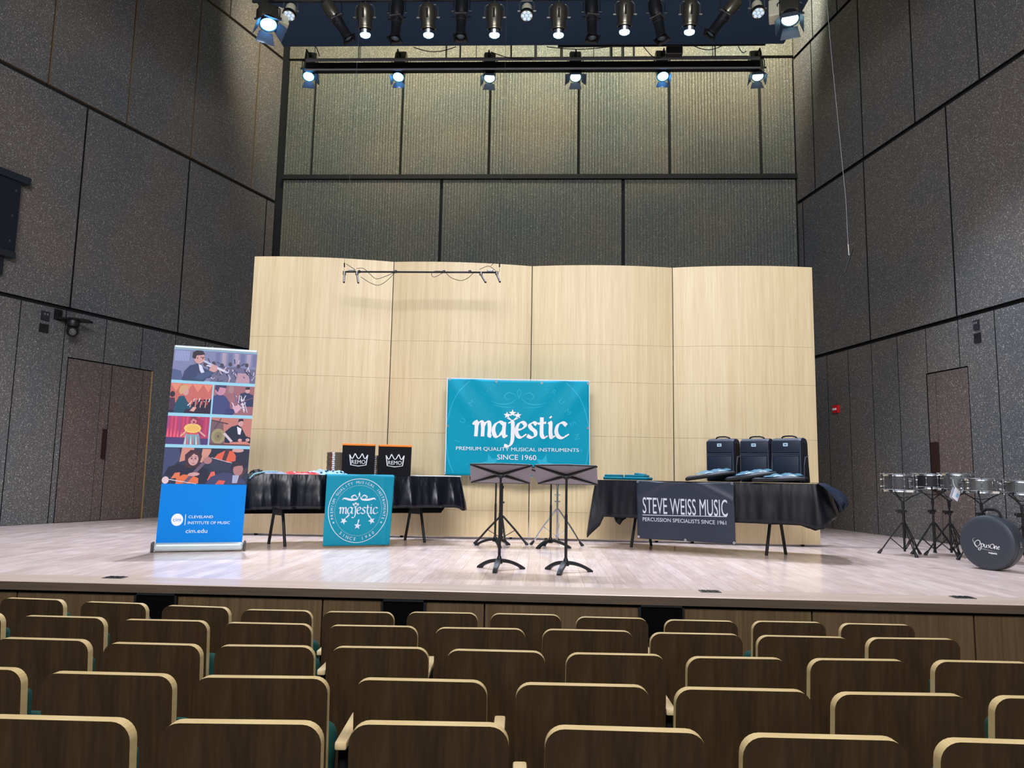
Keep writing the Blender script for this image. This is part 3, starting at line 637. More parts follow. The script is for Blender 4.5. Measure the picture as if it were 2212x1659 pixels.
for k in range(12): a = .5+k*.04; p.line((a, .2+.2*(k % 3)/2), (a+.02, .42+.1*(k % 2)), .022, [(226, 150, 130), (210, 60, 60), (230, 220, 220)][k % 3])
p.end('photo_print')
p = Pic(xm+.008, X1, yy[3], yy[2], (150, 92, 96))      # saxophone or horn players in blue
p.P([(0, 0), (.0, .6), (.12, .72), (.3, .62), (.42, .4), (.44, 0)], (52, 60, 104)); p.E(.16, .84, .13, .19, (196, 130, 150)); p.P([(.02, .86), (.04, 1), (.3, 1), (.3, .9), (.14, .93), (.1, .75)], (56, 46, 80))
p.E(.42, .86, .07, .13, (160, 120, 120)); p.P([(.6, .5), (.66, .74), (.8, .8), (.98, .7), (1, .3), (.76, .3)], (36, 44, 72)); p.E(.83, .86, .06, .1, SK); p.P([(.77, .88), (.78, .97), (.88, .98), (.89, .9)], HR)
for k in range(22): a = .4+.35*rnd.random(); p.line((a, rnd.uniform(.1, .8)), (a+rnd.uniform(.02, .12), rnd.uniform(.05, .7)), .02, rnd.choice([(196, 190, 210), (100, 90, 130), (226, 214, 220)]))
p.line((.62, .38), (.98, .62), .04, (90, 70, 90)); p.P([(.46, .1), (.52, .3), (.66, .34), (.7, .2), (.6, .06)], (214, 160, 176)); p.P([(.3, 0), (.34, .22), (.52, .2), (.56, .08), (.5, 0)], (44, 50, 92))
p.end('photo_print')
p = Pic(X0, xm-.008, yy[5], yy[4], (176, 50, 84))      # singer with flower collar
for k in range(11): p.P([(k*.09, .25), (.04+k*.09, .25), (.04+k*.09, 1), (k*.09, 1)], [(150, 60, 110), (196, 60, 90), (214, 70, 96)][k % 3])
for k in range(7): p.P([(k*.08, .25), (.03+k*.08, .62-.03*k), (.06+k*.08, .25)], (238, 84, 104))
p.P([(0, 0), (0, .24), (1, .22), (1, 0)], (66, 50, 98)); p.P([(.7, .3), (.66, .8), (.74, .96), (.86, .84), (.84, .3)], (150, 40, 76))
p.P([(.42, 0), (.46, .4), (.76, .4), (.84, 0)], (120, 160, 166))
for k in range(9): p.P([(.44+k*.045, 0), (.46+k*.04, .36), (.48+k*.045, 0)], [(196, 214, 206), (206, 80, 80), (80, 120, 140)][k % 3])
p.P([(.48, .36), (.5, .5), (.72, .5), (.74, .36)], (226, 70, 70)); p.line((.48, .5), (.34, .28), .05, (220, 160, 130)); p.line((.76, .5), (.93, .3), .05, (220, 150, 140))
for a, b_ in ell(.61, .58, .15, .1, 14): p.E(a, b_, .055, .075, (238, 196, 96))
p.E(.61, .58, .15, .11, (236, 180, 84)); p.E(.62, .84, .075, .12, (214, 120, 120)); p.P([(.53, .8), (.54, .97), (.64, 1), (.72, .94), (.7, .86), (.6, .93)], (120, 46, 60)); p.E(.63, .8, .025, .035, (90, 20, 40))
p.end('photo_print')
p = Pic(xm+.008, X1, yy[5], yy[4], (190, 112, 96))     # cymbal player in black suit
p.P([(0, 0), (0, .9), (.3, .8), (.36, 0)], (110, 78, 80)); p.line((0, .9), (.42, .78), .04, (60, 44, 56)); p.line((.1, .6), (.24, .98), .03, (70, 54, 60))
p.P([(.36, .1), (.36, .5), (.5, .68), (.66, .76), (.76, .66), (.88, .36), (1, .3), (1, .1), (.7, .05)], BK); p.E(.2, .32, .17, .28, (150, 140, 92)); p.E(.2, .32, .1, .17, (128, 116, 76)); p.E(.2, .32, .03, .05, (90, 80, 60))
p.line((.34, .44), (.54, .14), .07, (206, 190, 196)); p.P([(.64, .7), (.68, .42), (.74, .4), (.76, .62)], (232, 226, 236)); p.E(.73, .82, .06, .12, SK); p.P([(.66, .84), (.67, .97), (.77, .99), (.8, .9), (.72, .9)], HR)
p.P([(.46, .0), (.5, .12), (.9, .16), (1, .08), (1, 0)], (206, 120, 96)); p.E(.74, .2, .05, .06, SK); p.E(.93, .22, .05, .06, SK); p.P([(0, 0), (0, .06), (1, .05), (1, 0)], (90, 60, 60))
p.end('photo_print')
p = Pic(X0, X1, yy[7], yy[6], (34, 40, 56))            # cellists
p.P([(0, .2), (0, 1), (.16, .98), (.2, .7), (.12, .5)], (52, 60, 92)); p.P([(.18, .6), (.2, 1), (.34, 1), (.34, .72)], (206, 132, 108)); p.P([(.42, .6), (.44, .98), (.54, .98), (.54, .6)], (206, 140, 112)); p.P([(.5, .72), (.56, 1), (1, 1), (1, .5), (.84, .4)], (30, 32, 46))
p.P([(.58, .72), (.62, .84), (.7, .94), (.8, .94), (.84, .8), (.84, .66), (.74, .6)], (222, 84, 52)); p.line((.74, 1), (.7, .66), .05, (60, 40, 40)); p.P([(.54, .5), (.55, .74), (.8, .58), (.78, .4), (.6, .36)], (40, 44, 60)); p.line((.55, .74), (.8, .6), .012, (200, 206, 220))
p.P([(.02, .26), (.06, .46), (.2, .56), (.28, .44), (.42, .52), (.52, .4), (.56, .16), (.5, .02), (.24, 0), (.16, .18)], (26, 28, 40)); p.P([(.25, .44), (.24, .8), (.3, .94), (.4, .94), (.44, .78), (.42, .6), (.4, .46)], (56, 34, 38)); p.E(.34, .68, .06, .17, SK); p.P([(.27, .66), (.28, .86), (.4, .88), (.41, .76), (.34, .84)], (60, 36, 40))
for a in (.32, .365): p.E(a, .70, .010, .018, (40, 26, 30)); p.line((a-.014, .745), (a+.014, .75), .012, (60, 40, 40))
p.line((.343, .69), (.345, .63), .008, (176, 118, 110)); p.line((.328, .575), (.36, .575), .018, (160, 70, 76))
p.P([(.16, .0), (.16, .16), (.24, .26), (.34, .24), (.42, .16), (.42, .02)], (226, 102, 52)); p.P([(.1, .14), (.14, .3), (.2, .32), (.2, .18)], (222, 110, 64)); p.line((.26, .02), (.5, .68), .05, (98, 74, 92)); p.line((.08, .12), (.4, .0), .02, (220, 220, 226)); p.E(.36, .27, .07, .05, SK, .3); p.E(.51, .66, .05, .1, SKd); p.E(.04, .1, .04, .1, (224, 196, 196))
p.P([(.52, .1), (.56, .34), (.6, .36), (.62, .2)], (226, 92, 70)); p.P([(.5, 0), (.56, .2), (.7, .34), (.84, .3), (.98, .1), (.98, 0)], (50, 52, 84)); p.P([(.62, 0), (.66, .12), (.74, .1), (.72, 0)], (216, 80, 60)); p.E(.88, .42, .06, .18, SKd); p.P([(.8, .46), (.82, .62), (.9, .68), (.98, .58), (.94, .54), (.86, .52)], HR); p.line((.99, .46), (.86, .02), .03, (70, 44, 44)); p.P([(.82, .26), (.9, .26), (.88, .04), (.82, .04)], (160, 164, 190)); p.E(.86, .96, .07, .06, SK)
p.end('photo_print')
mb = MB(); WB2 = W_B; fx = lambda x: (x-(346+520)/2)/(520-346)*W_B*1.03   # pixel across near the foot
cy_ = fy(1124); poly(mb, ell(fx(384)+.01, cy_, .056, .062, 28)); mb.add(*[[(a, b_, 0) for a, b_ in ((fx(401), cy_-.055), (fx(402.2), cy_-.055), (fx(402.2), cy_+.055), (fx(401), cy_+.055))], [(0, 1, 2, 3)]])
text(mb, 'CLEVELAND', fx(431), fy(1118), .235, .028); text(mb, 'INSTITUTE OF MUSIC', fx(448), fy(1130.5), .405, .028); text(mb, 'cim.edu', fx(425), fy(1147.5), .205, .042)
for q in range(len(mb.v)):   # gentle italic
    x, y, z = mb.v[q]; mb.v[q] = (x, y, z+.0002)
art('lettering', mb, [M_WHITE]); mb = MB(); text(mb, 'cim', fx(384)+.01, cy_, .075, .036); mb.v = [(a, b_, .0006) for a, b_, _ in mb.v]; art('lettering', mb, [colr(0, 126, 214)])

# ================================================================ TEAL BANNERS
YW = 9.56
TLc, TRc, BLc, BRc = aty(967, 817, YW), aty(1273, 823, YW), aty(961, 1026, YW), aty(1275, 1031, YW)
WBn = (TRc-TLc).length; HBn = (TLc-BLc).length
def wallcloth(x, y, lift=0):
    """x in 0..WBn from the left, y in 0..HBn from the bottom"""
    a, b_ = x/WBn, y/HBn; p = (BLc*(1-a)+BRc*a)*(1-b_)+(TLc*(1-a)+TRc*a)*b_
    sag = .010*math.sin(3.1*a*math.pi)*math.sin(b_*3); v1 = abs((a-.5)*1.6)+(1-b_)*.9
    f = (.034*math.exp(-((v1-.82)/.12)**2)+.02*math.exp(-((v1-.45)/.10)**2))*(.25+.75*b_)
    return p+Vector((0, -(sag*.5+.012+f)-lift, -.03*math.sin(a*math.pi)*b_*.5))
o0 = TLc
t = thing('wall_banner', 'large teal banner hung on the oak shell behind the two nearest music stands', 'banner', BLc)
mb = MB(); mb.grid(lambda a, b_: wallcloth(a*WBn, b_*HBn), 60, 44); sheet = mb.build('banner_sheet', M_TEAL, t, BLc, smooth=True, solid=.002)
def wx(x): return (x-963)/(1274-963)*WBn
def wy(x, y): return (1026+(x-961)*.016-y)/(1026-817)*HBn
mb = MB(); n = 0; ribbon(mb, [(.004, .01), (.004, HBn-.004)], .012); ribbon(mb, [(.0, HBn-.006), (WBn, HBn-.006)], .012, k=40); ribbon(mb, [(WBn-.005, .01), (WBn-.005, HBn)], .008)
on(mb, wallcloth, .003); mb.build('white_edge', M_PRINT, t, BLc)
mb = MB(); majestic(mb, wx(1121), wy(1121, 928), wx(1219)-wx(1020), 0, .27); on(mb, wallcloth, .009); mb.build('brand_lettering', M_WHITE, t, BLc); mb = MB(); text(mb, 'PREMIUM QUALITY MUSICAL INSTRUMENTS', wx(1118), wy(1118, 971.5), wx(1250)-wx(986), .055); text(mb, 'SINCE 1960', wx(1117), wy(1117, 988), wx(1159)-wx(1075), .066)
poly(mb, ell(wx(1222), wy(1222, 942), .012, .012, 12)); on(mb, wallcloth, .009); mb.build('slogan_lettering', M_WHITE, t, BLc)
mb = MB(); cxB, cyB = wx(1118), wy(1118, 985)
ribbon(mb, ell(cxB, cyB-.12, 1.0, 1.42, 60, 14, 84), .012, k=1) if False else None
for sx in (-1, 1): ribbon(mb, [(cxB+sx*.62, HBn-.02), (cxB+sx*.80, HBn*.80), (cxB+sx*.90, HBn*.52), (cxB+sx*.88, HBn*.2), (cxB+sx*.80, .02)], .012)
for k in range(36):
    a = R(18+k*4); x, y = cxB+.66*math.cos(a), cyB-.02+1.05*math.sin(a)
    if y < HBn-.03: poly(mb, ell(x, y, .007, .007, 6))
arct = 'PREMIUM QUALITY MUSICAL INSTRUMENTS'
for k, ch in enumerate('IUM Q'): 
    if ch != ' ': a = R(166-k*14); text(mb, ch, cxB+.79*math.cos(a), cyB-.1+1.15*math.sin(a), None, .07, rot=a-math.pi/2) if cyB-.1+1.15*math.sin(a) < HBn-.05 else None
for k, ch in enumerate('RUMENT'):
    a = R(54-k*9); text(mb, ch, cxB+.79*math.cos(a), cyB-.1+1.15*math.sin(a), None, .07, rot=a-math.pi/2) if cyB-.1+1.15*math.sin(a) < HBn-.05 else None
cX, cY = wx(1121), wy(1121, 862)
for sx in (-1, 1):
    X_ = lambda v_: cX+sx*v_
    ribbon(mb, [(X_(.38), cY-.02), (X_(.26), cY-.06), (X_(.12), cY-.05), (X_(.02), cY+.02)], .016, taper=True); ribbon(mb, [(X_(.34), cY-.07), (X_(.2), cY-.1), (X_(.04), cY-.10)], .012, taper=True)
    ribbon(mb, [(X_(.02), cY), (X_(.06), cY+.07), (X_(.14), cY+.09), (X_(.19), cY+.04), (X_(.14), cY+.0), (X_(.10), cY+.03)], .012, taper=True); ribbon(mb, [(X_(0), cY+.02), (X_(.025), cY+.10), (X_(0), cY+.14)], .010)
for sx, y_ in ((-1, 0), (1, 0)): star(mb, cxB+sx*.33, .16, .13, rot=sx*.3); 
star(mb, cxB, .02, .1)
on(mb, wallcloth, .003); mb.build('faint_artwork', M_PRINT2, t, BLc)
for x, y in ((969, 820), (1071, 822), (1170, 825), (1271, 828), (967, 921), (1270, 925), (963, 1022)):
    m_ = MB(); p = wallcloth(wx(x), min(HBn-.012, wy(x, y)), .004); m_.lathe([(.006, 0), (.016, 0), (.016, .003), (.006, .003)], 12, M=Matrix.Translation(p) @ Matrix.Rotation(R(90), 4, 'X')); m_.build('grommet', M_CHROME, t, BLc)

# teal square banner hanging off the left table
def tplane(T, ly): Mx = Matrix.Translation((T[0], T[1], 0)) @ Matrix.Rotation(R(T[2]), 4, 'Z'); return Mx
M1 = tplane(T1, 0); M2 = tplane(T2, 0)
xl, _ = tlocal(T1, 702, 1100, -.47); xr, _ = tlocal(T1, 849, 1100, -.47); WS = xr-xl; HS = TZ-.01
def hang(x, y, lift=0):
    a, b_ = x/WS, y/HS; w2 = .97+.03*b_
    return M1 @ Vector((xl+WS*.5+(x-WS*.5)*w2-.02*(1-b_), -.485+.006*math.sin(a*9)*(1-b_)-.012*b_*abs(math.sin(a*3.14*2)) - .012*math.exp(-((a-.93+.1*b_)/.03)**2)-lift, .022+y*.995))
org = M1 @ Vector((xl, -.47, 0))
t = thing('hanging_banner', 'square teal banner with a round seal hanging off the front of the left table', 'banner', org)
mb = MB(); mb.grid(lambda a, b_: hang(a*WS, b_*HS), 50, 40)
o_ = len(mb.v); vs = [hang(WS*i/50, HS) for i in range(51)]+[M1 @ Vector((xl+WS*i/50, -.33, TZ+.020)) for i in range(51)]
mb.add([vs[i] for i in range(51)]+[M1 @ Vector((xl+WS*i/50, -.44, TZ+.022)) for i in range(51)]+vs[51:], [(i, i+1, i+52, i+51) for i in range(50)]+[(i+51, i+52, i+103, i+102) for i in range(50)])
mb.build('banner_sheet', M_TEAL2, t, org, smooth=60, solid=.002)
mb = MB(); cx_, cy_ = WS*.49, HS*.50; rx, ry = WS*.44, HS*.455
ribbon(mb, ell(cx_, cy_, rx, ry, 72)+[(cx_+rx, cy_)], .007, k=1)
for k in range(110): a = 2*math.pi*k/110; poly(mb, ell(cx_+rx*.79*math.cos(a), cy_+ry*.79*math.sin(a), .0035, .0035, 5))
arctext(mb, 'PREMIUM QUALITY MUSICAL INSTRUMENTS', cx_, cy_, rx*.89, ry*.89, R(196), R(-16), .029); arctext(mb, 'SINCE 1960', cx_, cy_, rx*.89, ry*.89, R(232), R(308), .034, flip=True)
for a in (205, 335): star(mb, cx_+rx*.89*math.cos(R(a)), cy_+ry*.89*math.sin(R(a)), .014)
majestic(mb, cx_-.005, cy_-.0, WS*.56, 0, .2)
for sx in (-1, 1):
    X_ = lambda v_: cx_+sx*v_
    ribbon(mb, [(X_(.19), cy_+.115), (X_(.17), cy_+.135), (X_(.10), cy_+.12), (X_(.03), cy_+.125), (X_(.01), cy_+.16)], .024, taper=True); ribbon(mb, [(X_(.02), cy_+.13), (X_(.05), cy_+.17), (X_(.09), cy_+.15), (X_(.06), cy_+.13)], .014, taper=True)
poly(mb, [(cx_, cy_+.21), (cx_+.012, cy_+.18), (cx_, cy_+.15), (cx_-.012, cy_+.18)])
for sx, dy, ro in ((-1, -.115, .5), (0, -.17, .1), (1, -.115, -.4)):
    star(mb, cx_+sx*.16, cy_+dy, .042, rot=ro); ribbon(mb, [(cx_+sx*.16+ro*.12, cy_+dy+.07), (cx_+sx*.16+ro*.05, cy_+dy+.035)], .014, k=1)
on(mb, hang, .004); mb.build('seal_lettering', colr(206, 214, 226), t, org)

# black vinyl banner on the right table
xl2, _ = tlocal(T2, 1376, 1100, -.46); xr2, _ = tlocal(T2, 1586, 1100, -.46); WV = xr2-xl2; HV = .66
def vin(x, y, lift=0):
    a, b_ = x/WV, y/HV; pull = .012*math.exp(-((a*.8+(1-b_)*.9-.25)/.06)**2)+.012*math.exp(-(((1-a)*.8+(1-b_)*.9-.3)/.07)**2)
    return M2 @ Vector((xl2+x+.012*(1-b_), -.455-.010*math.sin(a*8+1)*(1-b_)-pull-.012-lift, TZ+.01-HV+y-.018*math.sin(a*math.pi)*b_**3-.03*(a-.5)*0))
org = M2 @ Vector((xl2, -.46, 0))
t = thing('vinyl_banner', 'black vinyl banner with silver shop lettering hanging off the right table', 'banner', org)
mb = MB(); mb.grid(lambda a, b_: vin(a*WV, b_*HV), 60, 36); mb.build('banner_sheet', mat('slate_vinyl', rgb(40, 46, 60), .38), t, org, smooth=True, solid=.002)
mb = MB(); GX = lambda x: (x-1378)/(1587-1378)*WV; GY = lambda x, y: HV*(1-(y-1040-(x-1376)*.03)/(1157-1040))
text(mb, 'STEVE WEISS MUSIC', GX(1482), GY(1482, 1093), GX(1572)-GX(1390), .185); text(mb, 'PERCUSSION SPECIALISTS SINCE 1961', GX(1480), GY(1480, 1121), GX(1569)-GX(1390), .042)
ribbon(mb, [(GX(1390), GY(1390, 1110)), (GX(1571), GY(1571, 1112))], .007, k=30); on(mb, vin, .004); mb.build('lettering', colr(196, 200, 210), t, org)
for x, y in ((.015, HV-.015), (WV-.015, HV-.015), (.015, .02), (WV/2, .012), (WV-.015, .012)):
    m_ = MB(); p = vin(x, y, .005); m_.lathe([(.005, 0), (.014, 0), (.014, .003), (.005, .003)], 12, M=Matrix.Translation(p) @ Matrix.Rotation(R(T2[2]), 4, 'Z') @ Matrix.Rotation(R(90), 4, 'X')); m_.build('grommet', M_CHROME, t, org)

# ================================================================ THINGS ON THE LEFT TABLE
def onT(T, x, ly): return tlocal(T, x, 1000, ly)[0]
def setT(T, lx, ly, lz=0): p = tframe(T, lx, ly, lz); return p
ct = TZ+.010
for i, (xa, xb) in enumerate(((743, 811), (822, 889))):
    a, b_ = onT(T1, xa, -.12), onT(T1, xb, -.12); w_ = b_-a; h = .365; loc = M1 @ Vector(((a+b_)/2, -.04, ct))
    t = thing('display_box', ['black display box with an orange lid and crown logo, left one on the left table', 'black display box with an orange lid and crown logo, right one on the left table'][i], 'box', loc, R(T1[2]-12), group='orange topped display boxes')
    mb = MB(); mb.rbox((0, 0, h/2-.01), (w_, .22, h-.02), .003, 1, top=(1.02, 1)); mb.build('box_body', M_BOXB, t)
    mb = MB(); mb.rbox((0, 0, h-.006), (w_*1.035, .235, .024), .003, 1); mb.build('lid', M_ORANGE, t)
    mb = MB(); s_ = w_*.56; cy_ = h*.47
    ribbon(mb, [(-.5, .42), (-.42, -.3), (0, -.38), (.42, -.3), (.5, .42)], .055, k=1)
    for x0, x1, yp in ((-.5, -.2, .42), (-.2, .2, .5), (.2, .5, .5)): ribbon(mb, [(x0, .42 if x0 == -.5 else .5), ((x0+x1)/2-.0, .14), (x1, .5 if x1 != .5 else .42)], .05, k=5)
    text(mb, 'REMO', 0, -.09, .76, .27)
    mb.v = [(x*s_, -.1135, cy_+y*s_*.8) for x, y, z in mb.v]; mb.build('crown_logo', M_WHITE, t)
for i, (px0, px1, ly, cnt) in enumerate(((717, 768, .19, 11), (806, 858, .22, 10))):
    a, b_ = onT(T1, px0, ly-.15), onT(T1, px1, ly-.15)
    for k in range(cnt):
        loc = M1 @ Vector(((a+b_)/2+random.uniform(-.004, .004), ly, ct+k*.0245))
        if i == 0 and k == 0:
            t = thing('drumhead_box', '', 'box', loc, R(T1[2]), group='stacked flat drumhead boxes'); HB0 = t
            mb = MB(); mb.box((0, 0, .0117), (.30, .26, .0232)); mb.build('carton', colr(104, 92, 76), t)
            mb = MB(); mb.box((-.118, -.1305, .012), (.03, .002, .018)); mb.build('white_label', M_WHITE, t)
            mb = MB(); mb.box((-.143, -.1303, .012), (.012, .002, .021)); mb.build('red_mark', colr(150, 54, 44), t)
        else: t = dup(HB0, loc, R(T1[2]), '')
        t['label'] = ['flat brown drumhead box in the stack behind the left crown logo box', 'flat brown drumhead box in the stack between the two crown logo boxes'][i]
        t['group'] = ['flat drumhead boxes, left stack', 'flat drumhead boxes, right stack'][i]
# limp fabric goods lying at the left end
def heap(name, label, cat, T, x0, x1, ly, wy_, h, m_, seed, dots=None, group=None, bl=1.):
    rnd = random.Random(seed); a, b_ = onT(T, x0, ly), onT(T, x1, ly); cx_ = (a+b_)/2; hw = (b_-a)/2; ph = [rnd.uniform(0, 6) for _ in range(6)]
    def f(u_, v_):
        x = (u_*2-1); y = (v_*2-1); e = max(0, (1-abs(x)**3)*(1-abs(y)**3))**.5
        z = h*e*(.62+.22*math.sin(x*5*bl+ph[0])*math.cos(y*3+ph[1])+.16*math.sin(x*11*bl+ph[2]+y*4)+.12*math.sin(y*9+ph[3]))
        return (x*hw*(1+.03*math.sin(y*5+ph[4])), y*wy_*(1+.08*math.sin(x*6+ph[5])), max(0, z)+.001)
    loc = (Matrix.Translation((T[0], T[1], 0)) @ Matrix.Rotation(R(T[2]), 4, 'Z')) @ Vector((cx_, ly, ct+.001))
    o = MB().grid(f, 46, 20).build(name, m_, smooth=True); o.location = loc; o.rotation_euler = (0, 0, R(T[2])); tag(o, label, cat, group)
    if dots:
        for k in range(dots[1]):
            u_, v_ = rnd.uniform(.06, .94), rnd.uniform(.06, .6); p = Vector(f(u_, v_)); q = Vector(f(u_+.02, v_)); r_ = Vector(f(u_, v_+.04)); n = (q-p).cross(r_-p).normalized()
            mb = MB(); mb.add([p+n*.003+(q-p).normalized()*.014*math.cos(a_)+n.cross((q-p).normalized())*.014*math.sin(a_) for a_ in [math.pi*2*j/9 for j in range(9)]], [tuple(range(9))]); c_ = mb.build('printed_dot', dots[0], o)
    return o
heap('stick_pouch', 'crumpled black pouch at the far left end of the left table', 'pouch', T1, 541, 572, -.26, .12, .055, M_BAGS, 1)
heap('folded_fabric', 'silvery grey folded fabric beside the black pouch', 'fabric', T1, 562, 622, -.22, .14, .030, colr(128, 136, 150), 2)
heap('folded_fabric', 'red and white folded fabric in the middle of the left table end', 'fabric', T1, 612, 692, -.20, .15, .035, M_RED, 3, (M_WHITE, 9))
heap('drawstring_bag', 'pale blue heap of patterned fabric behind the teal banner edge', 'bag', T1, 664, 722, -.14, .15, .062, colr(150, 172, 206), 4)
heap('drawstring_bag', 'pale patterned fabric heap with dark ring prints left of the crown boxes', 'bag', T1, 690, 750, -.28, .10, .058, colr(150, 200, 222), 5, (colr(30, 60, 90), 16))
mb = MB(); a, b_ = onT(T1, 560, -.38), onT(T1, 545, -.41)
mb.tube([M1 @ Vector((onT(T1, 600, -.33), -.33, ct+.03)), M1 @ Vector((onT(T1, 575, -.40), -.40, ct+.028)), M1 @ Vector((onT(T1, 550, -.43), -.445, ct+.0)), M1 @ Vector((onT(T1, 541, -.46), -.46, ct-.05))], .006, 6)
tag(mb.build('cord', colr(130, 190, 210)), 'pale blue drawstring trailing over the left table corner', 'cord')
a, b_ = onT(T1, 898, -.2), onT(T1, 985, -.2)
for i in range(2):
    mb = MB(); Mz = M1 @ Matrix.Translation(((a+b_)/2+.1*(i-.5)*3.2, -.24+.08*i, ct+.006)) @ Matrix.Rotation(R(6-9*i), 4, 'Z'); mb.rbox((0, 0, 0), (.30, .21, .009), .002, 1, M=Mz)
    tag(mb.build('leaflet_stack', M_WHITE), ['low stack of white leaflets left of the other on the left table', 'low stack of white leaflets at the right end of the left table'][i], 'leaflets', 'white leaflet stacks')

# ================================================================ THINGS ON THE RIGHT TABLE
def make_bag(label, loc, rz):
    t = thing('stick_bag', label, 'bag', loc, rz, group='upright black bags on the right table')
    w_, d_, h = .325, .22, .50
    prof = [(-d_/2, 0), (-d_/2, h*.80), (-d_/2+.012, h*.93), (-d_/2+.05, h*.985), (0, h), (d_/2-.05, h*.985), (d_/2-.012, h*.93), (d_/2, h*.80), (d_/2, 0)]
    mb = MB(); mb.prism(prof, -w_/2, w_/2, 'X'); bm = bmesh.new()
    o = mb.build('bag_body', M_BAG, t); 
    md = o.modifiers.new('bevel', 'BEVEL'); md.width = .012; md.segments = 3; md.limit_method = 'ANGLE'; md.angle_limit = R(50)
    mb = MB(); mb.rbox((0, -d_/2-.006, h*.80), (w_*.97, .016, h*.27), .007, 2); mb.build('top_flap', M_BAG, t, smooth=40)
    mb = MB(); mb.rbox((0, -d_/2-.008, h*.31), (w_*.88, .022, h*.55), .009, 2); mb.build('front_pocket', M_BAG, t, smooth=40)
    for z in (h*.635, h*.60):
        mb = MB(); mb.box((0, -d_/2-.014, z), (w_*.9, .004, .005)); mb.build('zip', M_PIPING, t)
    mb = MB(); mb.tube([(s_*w_*.485, -d_/2-.004, z) for s_, z in ((-1, .01), (-1, h*.9))], .004, 6); mb.tube([(w_*.485, -d_/2-.004, .01), (w_*.485, -d_/2-.004, h*.9)], .004, 6); mb.tube([(-w_*.485, -d_/2-.004, h*.9), (-w_*.4, -d_/2+.005, h*.95), (w_*.4, -d_/2+.005, h*.95), (w_*.485, -d_/2-.004, h*.9)], .004, 6); mb.build('piping', M_PIPING, t)
    mb = MB(); mb.rbox((w_/2+.012, 0, h*.30), (.024, d_*.84, h*.58), .02, 3, top=(1, .55)); mb.build('side_pocket', M_BAGS, t, smooth=50)
    mb = MB(); mb.rbox((w_/2+.003, 0, h*.46), (.008, d_*.9, h*.86), .003, 1, top=(1, .8)); mb.build('side_gusset', M_BAGS, t)
    mb = MB(); mb.tube([(w_/2+.02, -d_*.36, h*.05), (w_/2+.024, -d_*.40, h*.38), (w_/2+.026, -d_*.22, h*.56), (w_/2+.026, d_*.2, h*.6)], .005, 6); mb.build('pocket_trim', M_PIPING, t)
    mb = MB(); mb.box((-.0, -d_/2-.0155, h*.84), (.052, .003, .036)); lb = mb.build('label_patch', colr(176, 206, 226), t); 
    mb = MB(); mb.box((0, -d_/2-.0175, h*.845), (.030, .001, .005)); mb.box((0, -d_/2-.0175, h*.833), (.022, .001, .004)); mb.build('stitching', M_BAG, lb)
    mb = MB(); mb.tube([(-.08, -.02, h*.985), (-.065, -.03, h+.012), (-.03, -.03, h+.020), (.04, -.03, h+.020), (.08, -.03, h+.010), (.095, -.02, h*.985)], .009, 8); mb.build('carry_handle', M_BAGS, t, smooth=40)
    return t
bags = [(1559, 'upright navy black bag with a pale label, left of three on the right table', -.02), (1633, 'upright navy black bag with a pale label, middle of three on the right table', .0), (1704, 'upright navy black bag with a pale label, right of three on the right table', -.05)]
B0 = None
for i, (px, lab, dy) in enumerate(bags):
    ly = (.10, .12, .05)[i]; lx = tlocal(T2, px, 1000, ly-.1)[0]; loc = M2 @ Vector((lx, ly, ct+.002)); rz = R(T2[2]+(-9, -8, -13)[i])
    if B0 is None: B0 = make_bag(lab, loc, rz)
    else: dup(B0, loc, rz, lab)
def make_pouch(label, loc, rz):
    t = thing('mallet_bag', label, 'bag', loc, rz, group='flat mallet bags lying in front of the upright bags')
    def f(u_, v_):
        x = u_*2-1; y = v_*2-1; e = max(0, (1-abs(x)**4)*(1-abs(y)**4))**.4; return (x*.27, y*.13*(1-.12*x), .034+.020*e-.010*x*0+.01*math.sin(x*4)*e)
    mb = MB(); mb.rbox((0, 0, .019), (.55, .27, .038), .017, 3); mb.build('bag_body', M_BAGS, t, smooth=50)
    mb = MB(); mb.grid(f, 20, 12); mb.build('front_flap', M_BAG, t, smooth=True)
    def g(u_, v_):
        x = u_*2-1; y = v_*2-1; e = max(0, (1-abs(x)**3)*(1-abs(y)**3))**.5; return (.04+x*.20, y*.10, .053+.024*e*(1+.35*math.sin(x*9+y*3)+.25*math.sin(y*11)))
    mb = MB(); mb.grid(g, 30, 14); mb.build('plastic_wrap', mat('teal_wrap', rgb(84, 126, 146), .25, coat=.5), t, smooth=True)
    return t
P0 = None
for i, (x0, x1, ly, rz, lz) in enumerate(((1474, 1600, -.26, 6, 0), (1560, 1670, -.29, 10, 0), (1612, 1748, -.30, 4, .0))):
    pass
for i, (px, ly, dz, lz, tilt) in enumerate(((1534, -.25, 14, .045, 0), (1621, -.23, 14, .0, 0), (1684, -.30, 2, .045, 0))):
    lx = tlocal(T2, px, 1000, ly)[0]; lab = ['flat wrapped mallet bag overhanging the shop banner, left of three', 'flat wrapped mallet bag in the middle of the three, before the middle upright bag', 'flat wrapped mallet bag at the right, before the right upright bag'][i]
    loc = M2 @ Vector((lx, ly, ct+.002)); 
    if P0 is None: P0 = make_pouch(lab, loc, R(T2[2]+dz)); o = P0
    else: o = dup(P0, loc, R(T2[2]+dz), lab)
    o.rotation_euler = (0, -R((9, 9, 3)[i]), R(T2[2]+dz)); o.location.z += .27*math.sin(R((9, 9, 3)[i]))
